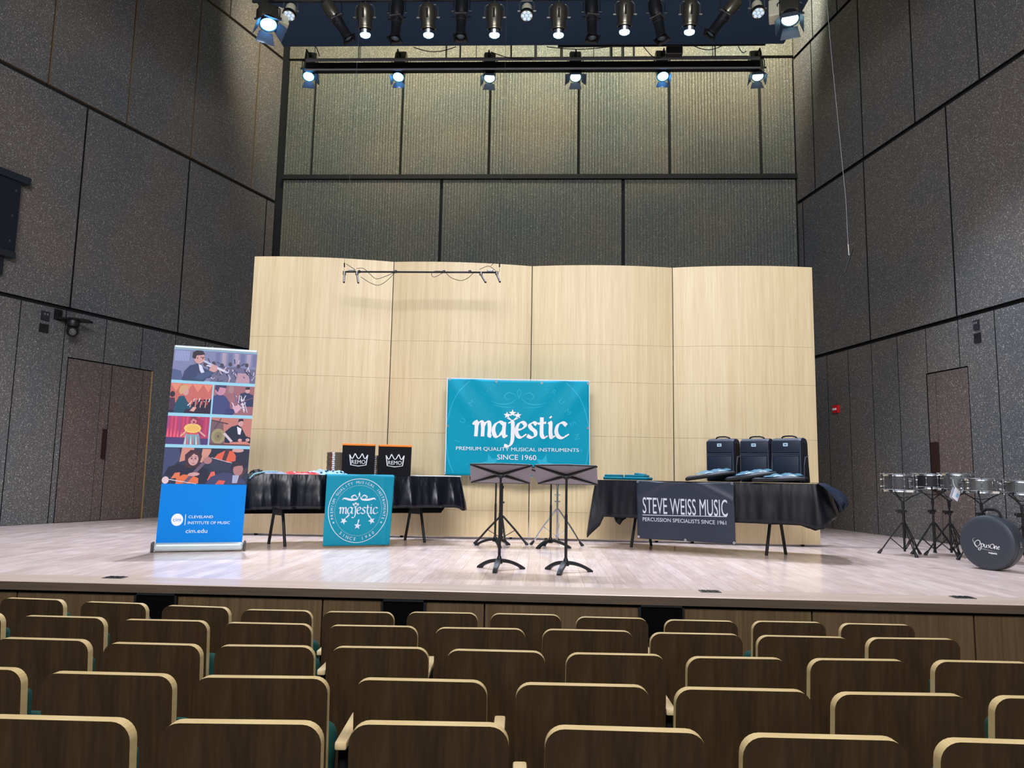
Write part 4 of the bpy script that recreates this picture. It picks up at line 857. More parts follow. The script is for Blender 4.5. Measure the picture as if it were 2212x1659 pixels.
for i, (x0, x1, ly) in enumerate(((1303, 1345, -.20), (1347, 1400, -.24))):
    a, b_ = onT(T2, x0, ly), onT(T2, x1, ly); tc = colr(0, 108, 128)
    t = thing('folded_shirt', ['teal folded shirt at the left end of the right table', 'teal folded shirt with a raised collar, second from the left end of the right table'][i], 'shirt', M2 @ Vector(((a+b_)/2, ly+.08, ct+.001)), R(T2[2]+8-5*i), group='teal folded shirts')
    mb = MB(); mb.rbox((0, 0, .018), (b_-a-.004, .26, .036), .016, 3); mb.build('folded_body', tc, t, smooth=50)
    mb = MB(); mb.rbox((-.015, .01, .048), (b_-a-.06, .24, .028), .011, 3); mb.build('folded_top', tc, t, smooth=50)
    if i: mb = MB(); mb.rbox((.02, .02, .070), (.13, .12, .024), .011, 3, M=Matrix.Rotation(R(6), 4, 'Y')); mb.build('collar', tc, t, smooth=50)
# ================================================================ MUSIC STANDS
def make_stand(label, loc, rz, h=.80, group='black music stands before the wall banner'):
    t = thing('music_stand', label, 'music stand', loc, rz, group=group)
    mb = MB(); mb.tube([(0, 0, .085), (0, 0, h*.55)], .0125, 12); mb.tube([(0, 0, h*.5), (0, 0, h)], .0095, 12); mb.build('pole', M_BLACK, t, smooth=40)
    mb = MB(); mb.lathe([(.0, .055), (.03, .055), (.028, .075), (.016, .11), (.0, .11)], 16); mb.build('base_hub', M_BLACK, t, smooth=30)
    for k in range(3):
        a = R(-96+120*k); d = Vector((math.cos(a), math.sin(a), 0)); q = Vector((-d.y, d.x, 0)); vs = []; n = 10
        for j in range(n+1):
            s_ = j/n; x = .015+.235*s_; zt = .085*(1-s_**1.7)+.012; zb = zt-(.026-.008*s_) if s_ < .86 else 0.0; hw = .022-.006*s_
            zb = max(0, zb)
            for z, o_ in ((zt, -hw), (zt, hw), (zb, hw), (zb, -hw)): p = d*x+q*o_; vs.append((p.x, p.y, z))
        mb = MB(); mb.add(vs, [(4*j+i, 4*j+(i+1) % 4, 4*j+4+(i+1) % 4, 4*j+4+i) for j in range(n) for i in range(4)]+[(0, 1, 2, 3), (4*n+3, 4*n+2, 4*n+1, 4*n)]); mb.build('base_leg', M_BLACK, t, smooth=30)
    # desk leans: upper edge towards -Y (the hall)
    Md = Matrix.Translation((0, 0, h+.035)) @ Matrix.Rotation(R(63), 4, 'X')
    w_, hh = .275, .185
    def D(x, y, z): return Md @ Vector((x, y, z))
    mb = MB(); pl = [(-w_, -hh), (w_, -hh), (w_, hh*.86), (w_*.93, hh), (-w_*.93, hh), (-w_, hh*.86)]; n = len(pl)
    mb.prism(pl, -.0015, .0015, 'Z', M=Md @ Matrix.Rotation(0, 4, 'Z')); dk = mb.build('desk', mat('desk_grey', rgb(104, 100, 108), .5), t)
    return t, Md, D
def finish_stand(t, h=.80):
    Mt = Matrix.Translation((0, 0, h+.03)) @ Matrix.Rotation(R(28), 4, 'X')
    # local desk frame: x across, y up the desk (towards the hall), z away from the player side
    w_, hh = .272, .175
    def build(name, mb, m_, parent=t): mb.v = [tuple(Mt @ Vector(p)) for p in mb.v]; return mb.build(name, m_, parent)
    return build, w_, hh
def stand(label, loc, rz, h=.80, group='black music stands before the wall banner'):
    t = thing('music_stand', label, 'music stand', loc, rz, group=group)
    mb = MB(); mb.tube([(0, 0, .085), (0, 0, h*.62)], .0135, 12); mb.tube([(0, 0, h*.55), (0, 0, h+.012)], .0105, 12); mb.build('pole', M_BLACK, t, smooth=40)
    mb = MB(); mb.lathe([(.0, .055), (.03, .055), (.028, .075), (.016, .12), (.0, .12)], 16); mb.build('base_hub', M_BLACK, t, smooth=30)
    for k in range(3):
        a = R(-100+120*k); d = Vector((math.cos(a), math.sin(a), 0)); q = Vector((-d.y, d.x, 0)); vs = []; n = 12
        for j in range(n+1):
            s_ = j/n; x = .012+.232*s_; zt = .082*(1-s_**1.9)+.014; zb = zt-.030 if s_ < .8 else 0; hw = .024-.006*s_; zb = max(0, zb)
            for z, o_ in ((zt, -hw), (zt, hw), (zb, hw), (zb, -hw)): p = d*x+q*o_; vs.append((p.x, p.y, z))
        mb = MB(); mb.add(vs, [(4*j+i, 4*j+(i+1) % 4, 4*j+4+(i+1) % 4, 4*j+4+i) for j in range(n) for i in range(4)]+[(0, 1, 2, 3), (4*n+3, 4*n+2, 4*n+1, 4*n)]); mb.build('base_leg', M_BLACK, t, smooth=30)
    TI = 30; ca, sa = math.cos(R(TI)), math.sin(R(TI)); w_, hh = .272, .165; zc = h+.045
    # desk plane: y_d runs from the shelf (away, low) to the upper edge (towards the hall, high)
    def P(x, yd, off=0): return (x, -yd*ca-off*sa, zc+yd*sa-off*ca)      # off>0: towards the audience/below
    mb = MB(); pl = [(-w_, -hh), (w_, -hh), (w_, hh*.84), (w_*.96, hh), (0, hh*1.07), (-w_*.96, hh), (-w_, hh*.84)]; n = len(pl)
    mb.add([P(x, y, .001) for x, y in pl]+[P(x, y, -.002) for x, y in pl], [tuple(range(n)), tuple(range(2*n-1, n-1, -1))]+[(i, (i+1) % n, (i+1) % n+n, i+n) for i in range(n)]); mb.build('desk', mat('desk_grey', rgb(126, 121, 130), .45), t)
    mb = MB(); mb.add([P(x, y, o_) for x in (-w_, w_) for y, o_ in ((-hh, .003), (-hh-.004, .003), (-hh-.004, -.055), (-hh, -.055))], [(0, 1, 5, 4), (1, 2, 6, 5), (2, 3, 7, 6), (3, 0, 4, 7), (0, 3, 2, 1), (4, 5, 6, 7)]); mb.build('shelf_lip', M_BLACK, t)
    for x, y, in ((-w_+.006, hh*.93), (w_-.006, hh*.93), (-w_+.006, -hh+.006), (w_-.006, -hh+.006)):
        mb = MB(); mb.tube([P(0, 0, .014), P(x*.5, y*.5, .008), P(x, y, .003)], [.014, .011, .008], 6); mb.build('desk_rib', M_BLACK, t)
    mb = MB(); mb.tube([P(-w_, hh*.9, .002), P(-w_*.96, hh, .002), P(0, hh*1.07, .002), P(w_*.96, hh, .002), P(w_, hh*.9, .002)], .008, 6); mb.build('rolled_rim', M_BLACK, t)
    mb = MB(); mb.rbox((0, -.004, zc-.022), (.05, .05, .035), .01, 2); mb.build('tilt_head', M_BLACK, t)
    return t
p = atz(1078, 1231); q = atz(1222, 1236)
s1 = stand('black music stand nearest the audience, left of the front pair', (p.x, p.y, 0), R(4))
dup(s1, (q.x, q.y, 0), R(-6), 'black music stand nearest the audience, right of the front pair')
p = atz(1069, 1180); q = atz(1189, 1183)
s3 = dup(s1, (p.x, p.y, 0), R(28), 'black music stand behind the left front stand'); s4 = dup(s1, (q.x, q.y, 0), R(-30), 'black music stand behind the right front stand')

# ================================================================ DRUM HARDWARE
def tripod(t, m_, foot, h0=.36, hub=.10, r=.30, rots=(90, 210, 330), pole_h=.62, dbl=True, zc=None):
    """tube tripod with double braced legs under thing t"""
    mb = MB(); mb.tube([(0, 0, .04), (0, 0, pole_h)], .0125, 10); mb.build('pole', m_, t, smooth=40)
    mb = MB(); mb.tube([(0, 0, h0-.012), (0, 0, h0+.012)], .022, 12); mb.tube([(0, 0, pole_h-.03), (0, 0, pole_h)], .02, 12); mb.tube([(0, 0, hub-.01), (0, 0, hub+.012)], .02, 12); mb.build('collar', m_, t, smooth=40)
    for a in rots:
        d = Vector((math.cos(R(a)), math.sin(R(a)), 0)); q = Vector((-d.y, d.x, 0)); mb = MB()
        for sg in ((-1, 1) if dbl else (0,)):
            mb.tube([d*.02+q*.012*sg+Vector((0, 0, h0)), d*r*.55+q*.012*sg+Vector((0, 0, h0*.52)), d*(r*.93)+q*.006*sg+Vector((0, 0, .035))], .0068 if dbl else .0135, 6)
            mb.tube([d*.02+q*.010*sg+Vector((0, 0, hub)), d*r*.55+q*.010*sg+Vector((0, 0, h0*.52))], .0045, 6)
        lg = mb.build('leg', m_, t, smooth=40)
        mb = MB(); mb.tube([d*(r*.90)+Vector((0, 0, .05)), d*r+Vector((0, 0, .014)), d*(r+.008)+Vector((0, 0, .0))], [.013, .019, .022], 8); mb.build('rubber_foot', foot, lg, smooth=40)
p = atz(1079, 1168); t = thing('hardware_stand', 'black tripod stand behind the left music stands', 'stand', (aty(1083, 1168, 9.3).x, 9.30, 0)); tripod(t, M_BLACK, M_BLACK, .33, .08, .33, (200, 340, 85), .70, dbl=False)
mb = MB(); mb.tube([(0, 0, .6), (0, 0, .88)], .009, 8); mb.build('upper_tube', M_BLACK, t); mb = MB(); mb.tube([(-.03, 0, .50), (.03, 0, .50)], .012, 8); mb.tube([(0, 0, .88), (.02, -.0, .92)], .014, 8); mb.build('wing_bolt', M_BLACK, t)
p = atz(1198, 1170); t = thing('hardware_stand', 'chrome tripod stand behind the right music stands', 'stand', (aty(1203, 1168, 9.35).x, 9.35, 0)); tripod(t, M_CHROME, M_BLACK, .42, .10, .33, (200, 335, 85), .74)
mb = MB(); mb.tube([(0, 0, .7), (0, 0, .90)], .009, 8); mb.build('upper_tube', M_CHROME, t); mb = MB(); mb.tube([(-.035, 0, .60), (.035, 0, .60)], .009, 8); mb.tube([(-.035, 0, .52), (.035, 0, .52)], .009, 8); mb.build('wing_bolt', M_CHROME, t)

def make_snare_stand(label, loc, rz, top):
    t = thing('snare_stand', label, 'drum stand', loc, rz, group='black snare drum stands'); h0 = .36
    tripod(t, M_BLACK, M_BLACK, h0, .075, .265, (275, 35, 155), .50)
    mb = MB(); mb.tube([(0, 0, .46), (0, 0, top-.13)], .010, 8); mb.build('upper_tube', M_BLACK, t)
    mb = MB(); mb.tube([(-.06, .0, .475), (.0, .0, .49)], .009, 8); mb.rbox((-.02, 0, .50), (.12, .035, .032), .01, 2); mb.build('tilt_clamp', M_BLACK, t)
    for a in (95, 215, 335):
        d = Vector((math.cos(R(a)), math.sin(R(a)), 0)); mb = MB()
        mb.tube([Vector((0, 0, top-.13)), d*.10+Vector((0, 0, top-.055)), d*.188+Vector((0, 0, top-.012)), d*.197+Vector((0, 0, top+.02))], .007, 6)
        mb.tube([Vector((0, 0, top-.075)), d*.09+Vector((0, 0, top-.06))], .005, 6); bk = mb.build('basket_arm', M_BLACK, t)
        mb = MB(); mb.tube([d*.190+Vector((0, 0, top-.014)), d*.200+Vector((0, 0, top+.022))], .011, 8); mb.build('rubber_grip', M_BLACK, bk)
    mb = MB(); mb.tube([(0, 0, top-.19), (0, 0, top-.11)], .016, 8); mb.build('basket_hub', M_BLACK, t)
    return t
def make_snare(label, loc, rz, shell, h=.17, lugs=10, tilt=0, r=.178):
    t = thing('snare_drum', label, 'drum', loc, rz, group='snare drums on stands'); t.rotation_euler = (R(tilt), 0, rz)
    mb = MB(); mb.lathe([(r-.006, .014), (r-.004, .014), (r-.004, h-.014), (r-.006, h-.014)], 40); mb.build('drum_shell', shell, t, smooth=30)
    for z in (.012, h-.012):
        mb = MB(); mb.lathe([(r, z-.013), (r+.006, z-.013), (r+.004, z-.006), (r+.004, z+.009), (r+.008, z+.013), (r, z+.013), (r, z-.013)], 40); mb.build('hoop', M_CHROME, t, smooth=30)
    for z, s_ in ((h-.006, 1), (.006, -1)):
        mb = MB(); mb.lathe([(0, z), (r-.002, z), (r-.001, z-s_*.004)], 40); mb.build('drumhead', colr(226, 226, 222) if s_ > 0 else colr(190, 190, 190), t)
    for k in range(lugs):
        a = 2*math.pi*k/lugs; d = Vector((math.cos(a), math.sin(a), 0)); mb = MB()
        mb.tube([d*(r+.010)+Vector((0, 0, .004)), d*(r+.010)+Vector((0, 0, h-.0))], .003, 6)
        for z in (h*.30, h*.70): mb.tube([d*(r-.002)+Vector((0, 0, z)), d*(r+.016)+Vector((0, 0, z))], .009, 8)
        mb.tube([d*(r+.010)+Vector((0, 0, h)), d*(r+.010)+Vector((0, 0, h+.012))], .0055, 6); mb.tube([d*(r+.010)+Vector((0, 0, -.008)), d*(r+.010)+Vector((0, 0, .004))], .0055, 6)
        mb.build('lug', M_CHROME, t, smooth=40)
    mb = MB(); mb.rbox((0, -r-.012, h*.5), (.026, .022, h*.55), .004, 2); mb.tube([(-.02, -r-.02, h*.62), (.02, -r-.02, h*.62)], .006, 6); mb.build('strainer', M_CHROME, t)
    mb = MB(); mb.box((0, -r+.01, .0), (.075, .05, .012)); mb.rbox((0, -r-.010, .008), (.09, .012, .022), .004, 1); mb.build('snare_strap', colr(226, 222, 214), t)
    return t
grey_sh = mat('dark_steel_shell', rgb(84, 84, 86), .32, .5); crys = mat('smoke_steel_shell', rgb(150, 152, 150), .22, .85); blk = mat('black_shell', rgb(36, 34, 36), .35)
stands = [((1955, 1207), 1938, 1063, grey_sh, 0, 1.0, .20), ((2020, 1206), 2004, 1057, blk, 25, 1.0, .175), ((2056, 1210), 2078, 1062, crys, 60, 1.0, .20), ((2128, 1206), 2120, 1066, crys, 10, 1.0, .155), ((2215, 1206), 2210, 1070, crys, 40, 1.0, .155)]
sl_ = ['leftmost black snare stand, nearest the right table', 'black snare stand second from the left, its legs crossing the next', 'black snare stand third from the left, beside the round case', 'black snare stand mostly hidden behind the round case', 'black snare stand at the right edge of the view']
dl_ = ['dark grey snare drum, leftmost on the snare stands', 'deep black-shelled snare drum, second from the left', 'steel snare drum third from the left, with a white card tag below it', 'shallow steel snare drum above the round case', 'shallow steel snare drum cut by the right edge of the view']
for i, ((fx_, fy_), dx_, by, sh_, rz, sc_, hh) in enumerate(stands):
    p = atz(fx_, fy_-8); p = Vector((p.x, p.y, 0))
    if i == 3: p = aty(2126, 1200, 8.5); p.z = 0
    if i == 4: p = aty(2214, 1200, 8.55); p.z = 0
    off = aty(dx_, by, p.y); zb = off.z+.008; px = off.x if i not in (3, 4) else p.x
    sx_ = px-p.x
    make_snare_stand(sl_[i], (p.x, p.y, 0), R((-5, 28, 10, 20, 0)[i]), zb)
    make_snare(dl_[i], (p.x+sx_*.6, p.y, zb), R((10, 55, 80, 20, 45)[i]), sh_, hh, 10 if i < 3 else 8)
    if i == 2: tagp = p
# folded white card hanging on the third stand
c_ = aty(2066, 1068, tagp.y-.23); t = thing('price_card', 'folded white card hanging tilted under the third snare drum', 'card', c_)
mb = MB(); Mz = Matrix.Rotation(R(25), 4, 'Z') @ Matrix.Rotation(R(30), 4, 'Y'); mb.rbox((0, 0, 0), (.095, .003, .13), .001, 1, M=Mz); mb.build('front_leaf', M_WHITE, t)
mb = MB(); mb.rbox((-.012, .028, -.004), (.095, .003, .13), .001, 1, M=Mz @ Matrix.Rotation(R(8), 4, 'Z')); mb.build('back_leaf', colr(176, 178, 190), t)
mb = MB(); mb.rbox((.012, -.003, -.005), (.04, .001, .05), .0004, 1, M=Mz); mb.build('printed_patch', colr(150, 196, 232), t)
mb = MB(); mb.tube([(0, 0, .05), (.0, .05, .12), (.0, .06, .17)], .002, 5); mb.build('string', M_WHITE, t)
# round case
p = atz(2140, 1233); th = R(58); nrm = Vector((-math.sin(th), -math.cos(th), 0)); ax = Vector((nrm.y, -nrm.x, 0)); rc = .262; dc = .20
t = thing('drum_case', 'round slate grey snare drum case standing on its rim, script logo on the lid', 'drum case', (p.x+.075, p.y+.09, 0))
Mc = frame(Vector((0, 0, rc)), Vector((nrm.y, -nrm.x, 0))*-1, (0, 0, 1))
if (Mc.to_3x3() @ Vector((0, 0, 1))).dot(nrm) < 0: Mc = frame(Vector((0, 0, rc)), Vector((nrm.y, -nrm.x, 0)), (0, 0, 1))
mb = MB(); mb.lathe([(0, -dc/2), (rc-.03, -dc/2), (rc-.008, -dc/2+.012), (rc-.0, -dc/2+.035), (rc, dc/2-.07)], 56, M=Mc); mb.build('case_body', M_CASE, t, smooth=30)
mb = MB(); mb.lathe([(rc+.002, dc/2-.068), (rc+.002, dc/2-.035), (rc-.004, dc/2-.016), (rc-.02, dc/2-.004), (rc-.05, dc/2), (0, dc/2+.003)], 56, M=Mc); mb.build('case_lid', M_CASE, t, smooth=30)
mb = MB(); mb.lathe([(rc-.001, dc/2-.071), (rc+.0045, dc/2-.069), (rc-.001, dc/2-.066)], 56, M=Mc); mb.build('zip', M_BAGS, t)
mb = MB(); pts = [Mc @ Vector((rc*1.0*math.sin(R(a)), rc*math.cos(R(a))+o_, -.02)) for a, o_ in ((-22, -.004), (-17, .045), (-8, .062), (8, .062), (17, .045), (22, -.004))]; mb.tube(pts, [.010, .012, .017, .017, .012, .010], 8); mb.build('carry_handle', M_BAGS, t, smooth=40)
mb = MB(); mb.rbox((rc+.004, 0, 0), (.012, .05, .03), .004, 1, M=Mc); mb.build('strap_ring', M_CHROME, t)
mb = MB(); SC = {'O': [[(.5, 1), (.1, .8), (0, .4), (.2, .05), (.55, .1), (.8, .5), (.75, .9), (.4, 1.02), (.2, .8)]], 'p': [[(.0, .6), (.05, 0), (-.1, -.5), (-.4, -.4), (-.1, -.05), (.3, .1), (.4, .4), (.2, .6), (.05, .4)]], 'u': [[(0, .55), (.05, .1), (.25, .05), (.35, .5), (.36, .1), (.48, .1)]], 's': [[(.3, .55), (.1, .45), (.3, .2), (.1, 0)]], 'n': [[(0, .5), (.04, 0), (.18, .5), (.34, .4), (.34, .05), (.46, .1)]], 'e': [[(.05, .25), (.3, .35), (.2, .52), (.04, .3), (.15, .03), (.4, .15)]]}
x = 0
for ch, adv, s_ in (('O', .95, 1), ('p', .5, 1), ('u', .48, 1), ('s', .42, 1), ('O', .62, .72), ('n', .46, 1), ('e', .42, 1)):
    for st in SC[ch]: ribbon(mb, [(x+a*s_, b_*s_) for a, b_ in st], .10, nib=R(30))
    x += adv
ribbon(mb, [(.0, 1.35), (-.3, 1.1), (-.25, .7), (.3, -.1), (1.6, -.28), (3.7, -.42)], .05, taper=True)
k_ = .235/x
text(mb, 'majestic', x*.72, -.72, 1.3, .36, bold=.03)
mb.v = [tuple(Mc @ Matrix.Translation((.015, -.03, dc/2+.0045)) @ Matrix.Rotation(R(-4), 4, 'Z') @ Vector(((a-x/2)*k_, (b_-.3)*k_, 0))) for a, b_, _ in mb.v]
mb.build('script_logo', M_WHITE, t)

# ================================================================ HANGING MICROPHONES
YM = 9.05; a, b_ = aty(748, 587, YM), aty(1074, 589, YM); zc = a.z
t = thing('microphone_bar', 'horizontal black microphone bar with four small microphones hanging before the oak shell', 'microphone bar', (0, YM, zc)); O = Vector((0, YM, zc))
def V_(x, y, Y=YM): return aty(x, y, Y)-O
mb = MB(); mb.tube([V_(748, 587), V_(1074, 588.5)], .012, 8); mb.build('bar', M_BLACK, t, smooth=40)
for (x0, y0, x1, y1) in ((744, 592, 743, 610), (771, 592, 774, 611), (1039, 593, 1049, 610), (1073, 592, 1080, 609)):
    mb = MB(); A, Bv = V_(x0, y0, YM-.02), V_(x1, y1, YM-.14); mb.tube([A, Bv], .0125, 10); mc = mb.build('microphone', M_BRASSL, t, smooth=40)
    mb = MB(); mb.tube([A*1.0+Vector((0, .0, .035)), A*1.0-Vector((0, 0, .01))], .02, 10); mb.build('shock_mount', M_GREYM, mc)
for x0, x1 in ((752, 768), (1052, 1066)):
    mb = MB(); mb.rbox((V_((x0+x1)/2, 585)).to_tuple(), (.075, .03, .03), .006, 1); mb.build('bar_clamp', M_GREYM, t)
for x in (776, 855, 959, 1015):
    mb = MB(); c_ = V_(x, 586.5); mb.rbox(c_, (.03, .035, .04), .008, 1); mb.build('cable_tie', M_BLACK, t)
for pts in (((779, 598), (800, 611), (818, 616), (836, 606), (854, 588)), ((797, 590), (812, 602), (830, 598), (853, 588)), ((770, 580), (785, 580), (797, 590)), ((959, 588), (940, 598), (932, 594), (938, 586), (958, 586)), ((962, 588), (975, 600), (995, 606), (1010, 601), (1022, 590)), ((965, 587), (980, 588), (1015, 590)), ((748, 570), (760, 578), (768, 583)), ((1036, 582), (1055, 575), (1070, 584)), ((1060, 575), (1068, 567))):
    mb = MB(); q = [V_(p_.x, p_.y, YM-.03) for p_ in smoothline(pts, 5)]; mb.tube(q, .0035, 5); mb.build('cable', M_BLACK, t)
for x0, xt in ((744, 755), (1079, 1084)):
    mb = MB(); top_ = aty(xt, 395, YM)-O; dirv = (top_-V_(x0, 570)); mb.tube([V_(x0, 588), V_(x0, 570), V_(x0, 570)+Vector((dirv.x, 0, dirv.z))*((7.61-zc-V_(x0, 570).z)/dirv.z)], .0022, 5); wr = mb.build('suspension_wire', M_GREYM, t)
    mb = MB(); mb.tube([V_(x0, 568), V_(x0, 577)], .009, 6); mb.build('wire_gripper', M_BLACK, wr)
YM2 = 8.6; O = aty(1834, 545, YM2); t = thing('hanging_microphone', 'single microphone hung on a thin cable by the right wall', 'microphone', O)
mb = MB(); mb.tube([aty(1840, 537, YM2)-O, aty(1834, 560, YM2)-O], .014, 10); mb.tube([aty(1834, 560, YM2)-O, aty(1826, 585, YM2)-O], .010, 10); mb.tube([aty(1826, 585, YM2)-O, aty(1825, 590, YM2)-O], .012, 10); mb.build('microphone_body', M_BLACK, t, smooth=40)
mb = MB(); A = aty(1832, 530, YM2)-O; Bv = aty(1797, 130, YM2)-O; mb.tube([aty(1833, 548, YM2)-O, A, A+(aty(1827, 430, YM2)-O-A), Bv, Bv+(Bv-(aty(1812, 300, YM2)-O))*((12.22-O.z-Bv.z)/(Bv.z-(aty(1812, 300, YM2)-O).z))], .0028, 6); mb.build('cable', mat('pale_cable', rgb(140, 142, 146), .5), t)
mb = MB(); mb.tube([A, aty(1846, 524, YM2)-O], .003, 5); mb.tube([aty(1832, 528, YM2)-O, aty(1834, 552, YM2)-O], .011, 8); mb.build('cable_hanger', M_GREYM, t)

# ================================================================ WALL FITTINGS
def wbox(name, W_, s0, s1, z0, z1, dep, m_, label, cat, group=None, sub=None):
    org = Vector(wallpt(*W_, (s0+s1)/2, (z0+z1)/2, 0)); t = thing(name, label, cat, org, group=group) if sub else None
    mb = MB(); slab(mb, W_, s0, s1, z0, z1, 0, dep)
    if not sub:
        o = mb.build(name, m_, None, org); o.location = org; return tag(o, label, cat, group)
    mb.build(sub[0], m_, t, org); return t, org
WBX = [(WL, .30, .43, 2.99, 3.13, 'upper dark socket plate on the left wall, beside the camera'), (WL, .29, .43, 2.81, 2.94, 'lower black socket plate on the left wall, beside the camera'), (WR, -2.76, -2.66, 2.855, 2.985, 'upper dark socket plate high on the right wall'), (WR, -2.77, -2.66, 2.68, 2.81, 'lower black socket plate high on the right wall')]
for i, (W_, s0, s1, z0, z1, lab) in enumerate(WBX):
    t, org = wbox('socket_plate', W_, s0, s1, z0, z1, .015, M_MATTE if i % 2 else colr(44, 44, 50), lab, 'socket', 'wall socket plates', ('plate',))
    for k in (0, 1):
        m_ = MB(); ss = s0+(s1-s0)*(.3+.35*k); zz = z0+(z1-z0)*.6; slab(m_, W_, ss, ss+.018, zz, zz+.03, .015, .020); m_.build('socket_opening', colr(110, 110, 116) if i % 2 == 0 else colr(30, 30, 34), t, org)
t, org = wbox('fire_alarm_pull', WR, .475, .62, 2.005, 2.135, .05, M_RED, 'small red fire alarm pull station on the right wall', 'fire alarm', None, ('housing',))
m_ = MB(); slab(m_, WR, .50, .60, 2.05, 2.085, .05, .062); m_.build('pull_handle', M_WHITE, t, org)
# speaker cabinet on the left wall
org = Vector(wallpt(*WL, -.6, 4.3, 0)); t = thing('wall_loudspeaker', 'large dark loudspeaker cabinet fixed to the left wall at the edge of view', 'loudspeaker', org)
for nm, s0, s1, z0, z1, d1_, m_ in (('cabinet', -1.5, -.24, 3.85, 4.88, .10, colr(30, 34, 42)), ('top_flange', -1.52, -.13, 4.88, 4.98, .14, colr(38, 42, 50)), ('bottom_flange', -1.5, -.24, 3.76, 3.85, .13, colr(40, 43, 48)), ('cable_tray', -1.5, -.36, 3.50, 3.76, .07, colr(34, 36, 40))):
    mb = MB(); slab(mb, WL, s0, s1, z0, z1, 0, d1_); mb.build(nm, m_, t, org)
for k, (s_, z) in enumerate(((-.32, 4.72), (-.34, 4.35), (-.34, 3.98))):
    mb = MB(); slab(mb, WL, s_, s_+.02, z, z+.03, .10, .108); mb.build('screw', M_GREYM, t, org)
# pan-tilt camera
org = Vector(wallpt(*WL, .72, 3.02, 0)); t = thing('pan_tilt_camera', 'black pan-tilt camera on a bracket under the left wall joint', 'camera', org)
def wp(s_, z, d_): return Vector(wallpt(*WL, s_, z, d_))-org
mb = MB(); slab(mb, WL, .50, .62, 3.04, 3.20, 0, .02); mb.v = [tuple(Vector(p)-org) for p in mb.v]; mb.build('wall_bracket', M_BLACK, t)
mb = MB()
mb.add([wp(s_, z, d_) for z in (3.05, 3.075) for s_, d_ in ((.50, 0), (.60, .28), (.80, .34), (.98, .24), (.80, .0))], [(4, 3, 2, 1, 0), (5, 6, 7, 8, 9)]+[(i, (i+1) % 5, (i+1) % 5+5, i+5) for i in range(5)]); mb.build('mounting_plate', M_BLACK, t)
cc = wp(.68, 2.95, .19)
mb = MB(); mb.lathe([(0, .10), (.085, .10), (.095, .06), (.08, .0), (0, 0)], 24, M=Matrix.Translation(cc)); mb.build('pan_base', M_BLACK, t, smooth=40)
dd = Vector((.55, -.75, -.25)).normalized(); hc = cc+Vector((0, 0, -.07))
mb = MB(); mb.lathe([(0, -.085), (.05, -.08), (.082, -.04), (.088, .0), (.08, .045), (.05, .07), (0, .078)], 24, M=aim(hc, dd)); mb.build('camera_head', M_BLACK, t, smooth=60)
mb = MB(); mb.lathe([(.02, -.085), (.045, -.082), (.047, -.10), (.036, -.102), (.03, -.092), (0, -.090)], 20, M=aim(hc, dd)); mb.build('lens', M_GREYM, t, smooth=40)
# floor pockets at the stage lip
for i, (x, y) in enumerate(((270, 1243.5), (1524, 1272.5), (2044, 1281.5))):
    p = atz(x, y); t = thing('floor_pocket', ['metal floor socket at the stage lip, in front of the roll-up banner', 'metal floor socket at the stage lip, right of the music stands', 'metal floor socket at the stage lip, in front of the round case'][i], 'floor socket', (p.x, 5.76, .0032), group='floor sockets along the stage lip')
    mb = MB(); mb.box((0, 0, .002), (.15, .10, .004)); mb.build('frame', M_GREYM, t)
    for k in (-1, 0, 1): mb = MB(); mb.box((k*.042, 0, .006), (.030, .07, .004)); mb.build('socket_lid', M_BLACK, t)

# ================================================================ STAGE LIGHTS
def fixture_base(t, pipe, piv, d, w_, yoke_h=.16, m_=M_BLACK):
    """clamp on the pipe and a U-yoke down to the pivot"""
    mb = MB(); mb.rbox(pipe, (.05, .07, .075), .012, 2); mb.tube([pipe, pipe+Vector((0, 0, -.07))], .010, 8); mb.build('clamp', m_, t)
    up = piv+Vector((0, 0, yoke_h)); mb = MB()
    mb.tube([up+Vector((0, 0, 0)), pipe+Vector((0, 0, -.06))], .008, 6)
    mb.tube([piv+Vector((-w_, 0, 0)), piv+Vector((-w_, 0, yoke_h*.78)), piv+Vector((-w_*.75, 0, yoke_h)), piv+Vector((w_*.75, 0, yoke_h)), piv+Vector((w_, 0, yoke_h*.78)), piv+Vector((w_, 0, 0))], .008, 6); mb.build('yoke', m_, t)
    for s_ in (-1, 1): mb = MB(); mb.tube([piv+Vector((s_*w_*.9, 0, 0)), piv+Vector((s_*(w_+.028), 0, 0))], .014, 8); mb.build('knob', m_, t)
def par_can(label, x, Y, ztop, d, lit=True):
    org = Vector((x, Y, ztop)); t = thing('par_light', label, 'stage light', org, group='par lights along the front pipe'); piv = Vector((0, 0, -.30)); fixture_base(t, Vector((0, 0, 0)), piv, d, .135, .19, M_GREYM)
    Ma = aim(piv, d)
    mb = MB(); mb.lathe([(0, .175), (.075, .175), (.095, .15), (.105, .10), (.105, -.02), (.098, -.05), (.098, -.12), (.108, -.13), (.108, -.15), (.09, -.155)], 24, M=Ma); bd_ = mb.build('can_body', M_CAN, t, smooth=35)
    for k in range(8):
        a = R(45*k); m_ = MB(); m_.box((.104*math.cos(a), .104*math.sin(a), .04), (.03, .03, .12), M=Ma @ Matrix.Identity(4)); 
        if k % 2 == 0: m_.build('cooling_fin', M_MATTE, bd_)
    mb = MB(); mb.lathe([(.072, -.14), (.074, -.21), (.066, -.215), (.060, -.20)], 20, M=Ma); mb.build('lens_collar', M_CHROME, t, smooth=35)
    mb = MB(); mb.lathe([(.060, -.19), (.074, -.225), (.066, -.25), (.036, -.266), (0, -.27)], 20, M=Ma); mb.build('lens', M_LENS, t, smooth=40)
    return org+piv+Vector(d).normalized()*.30
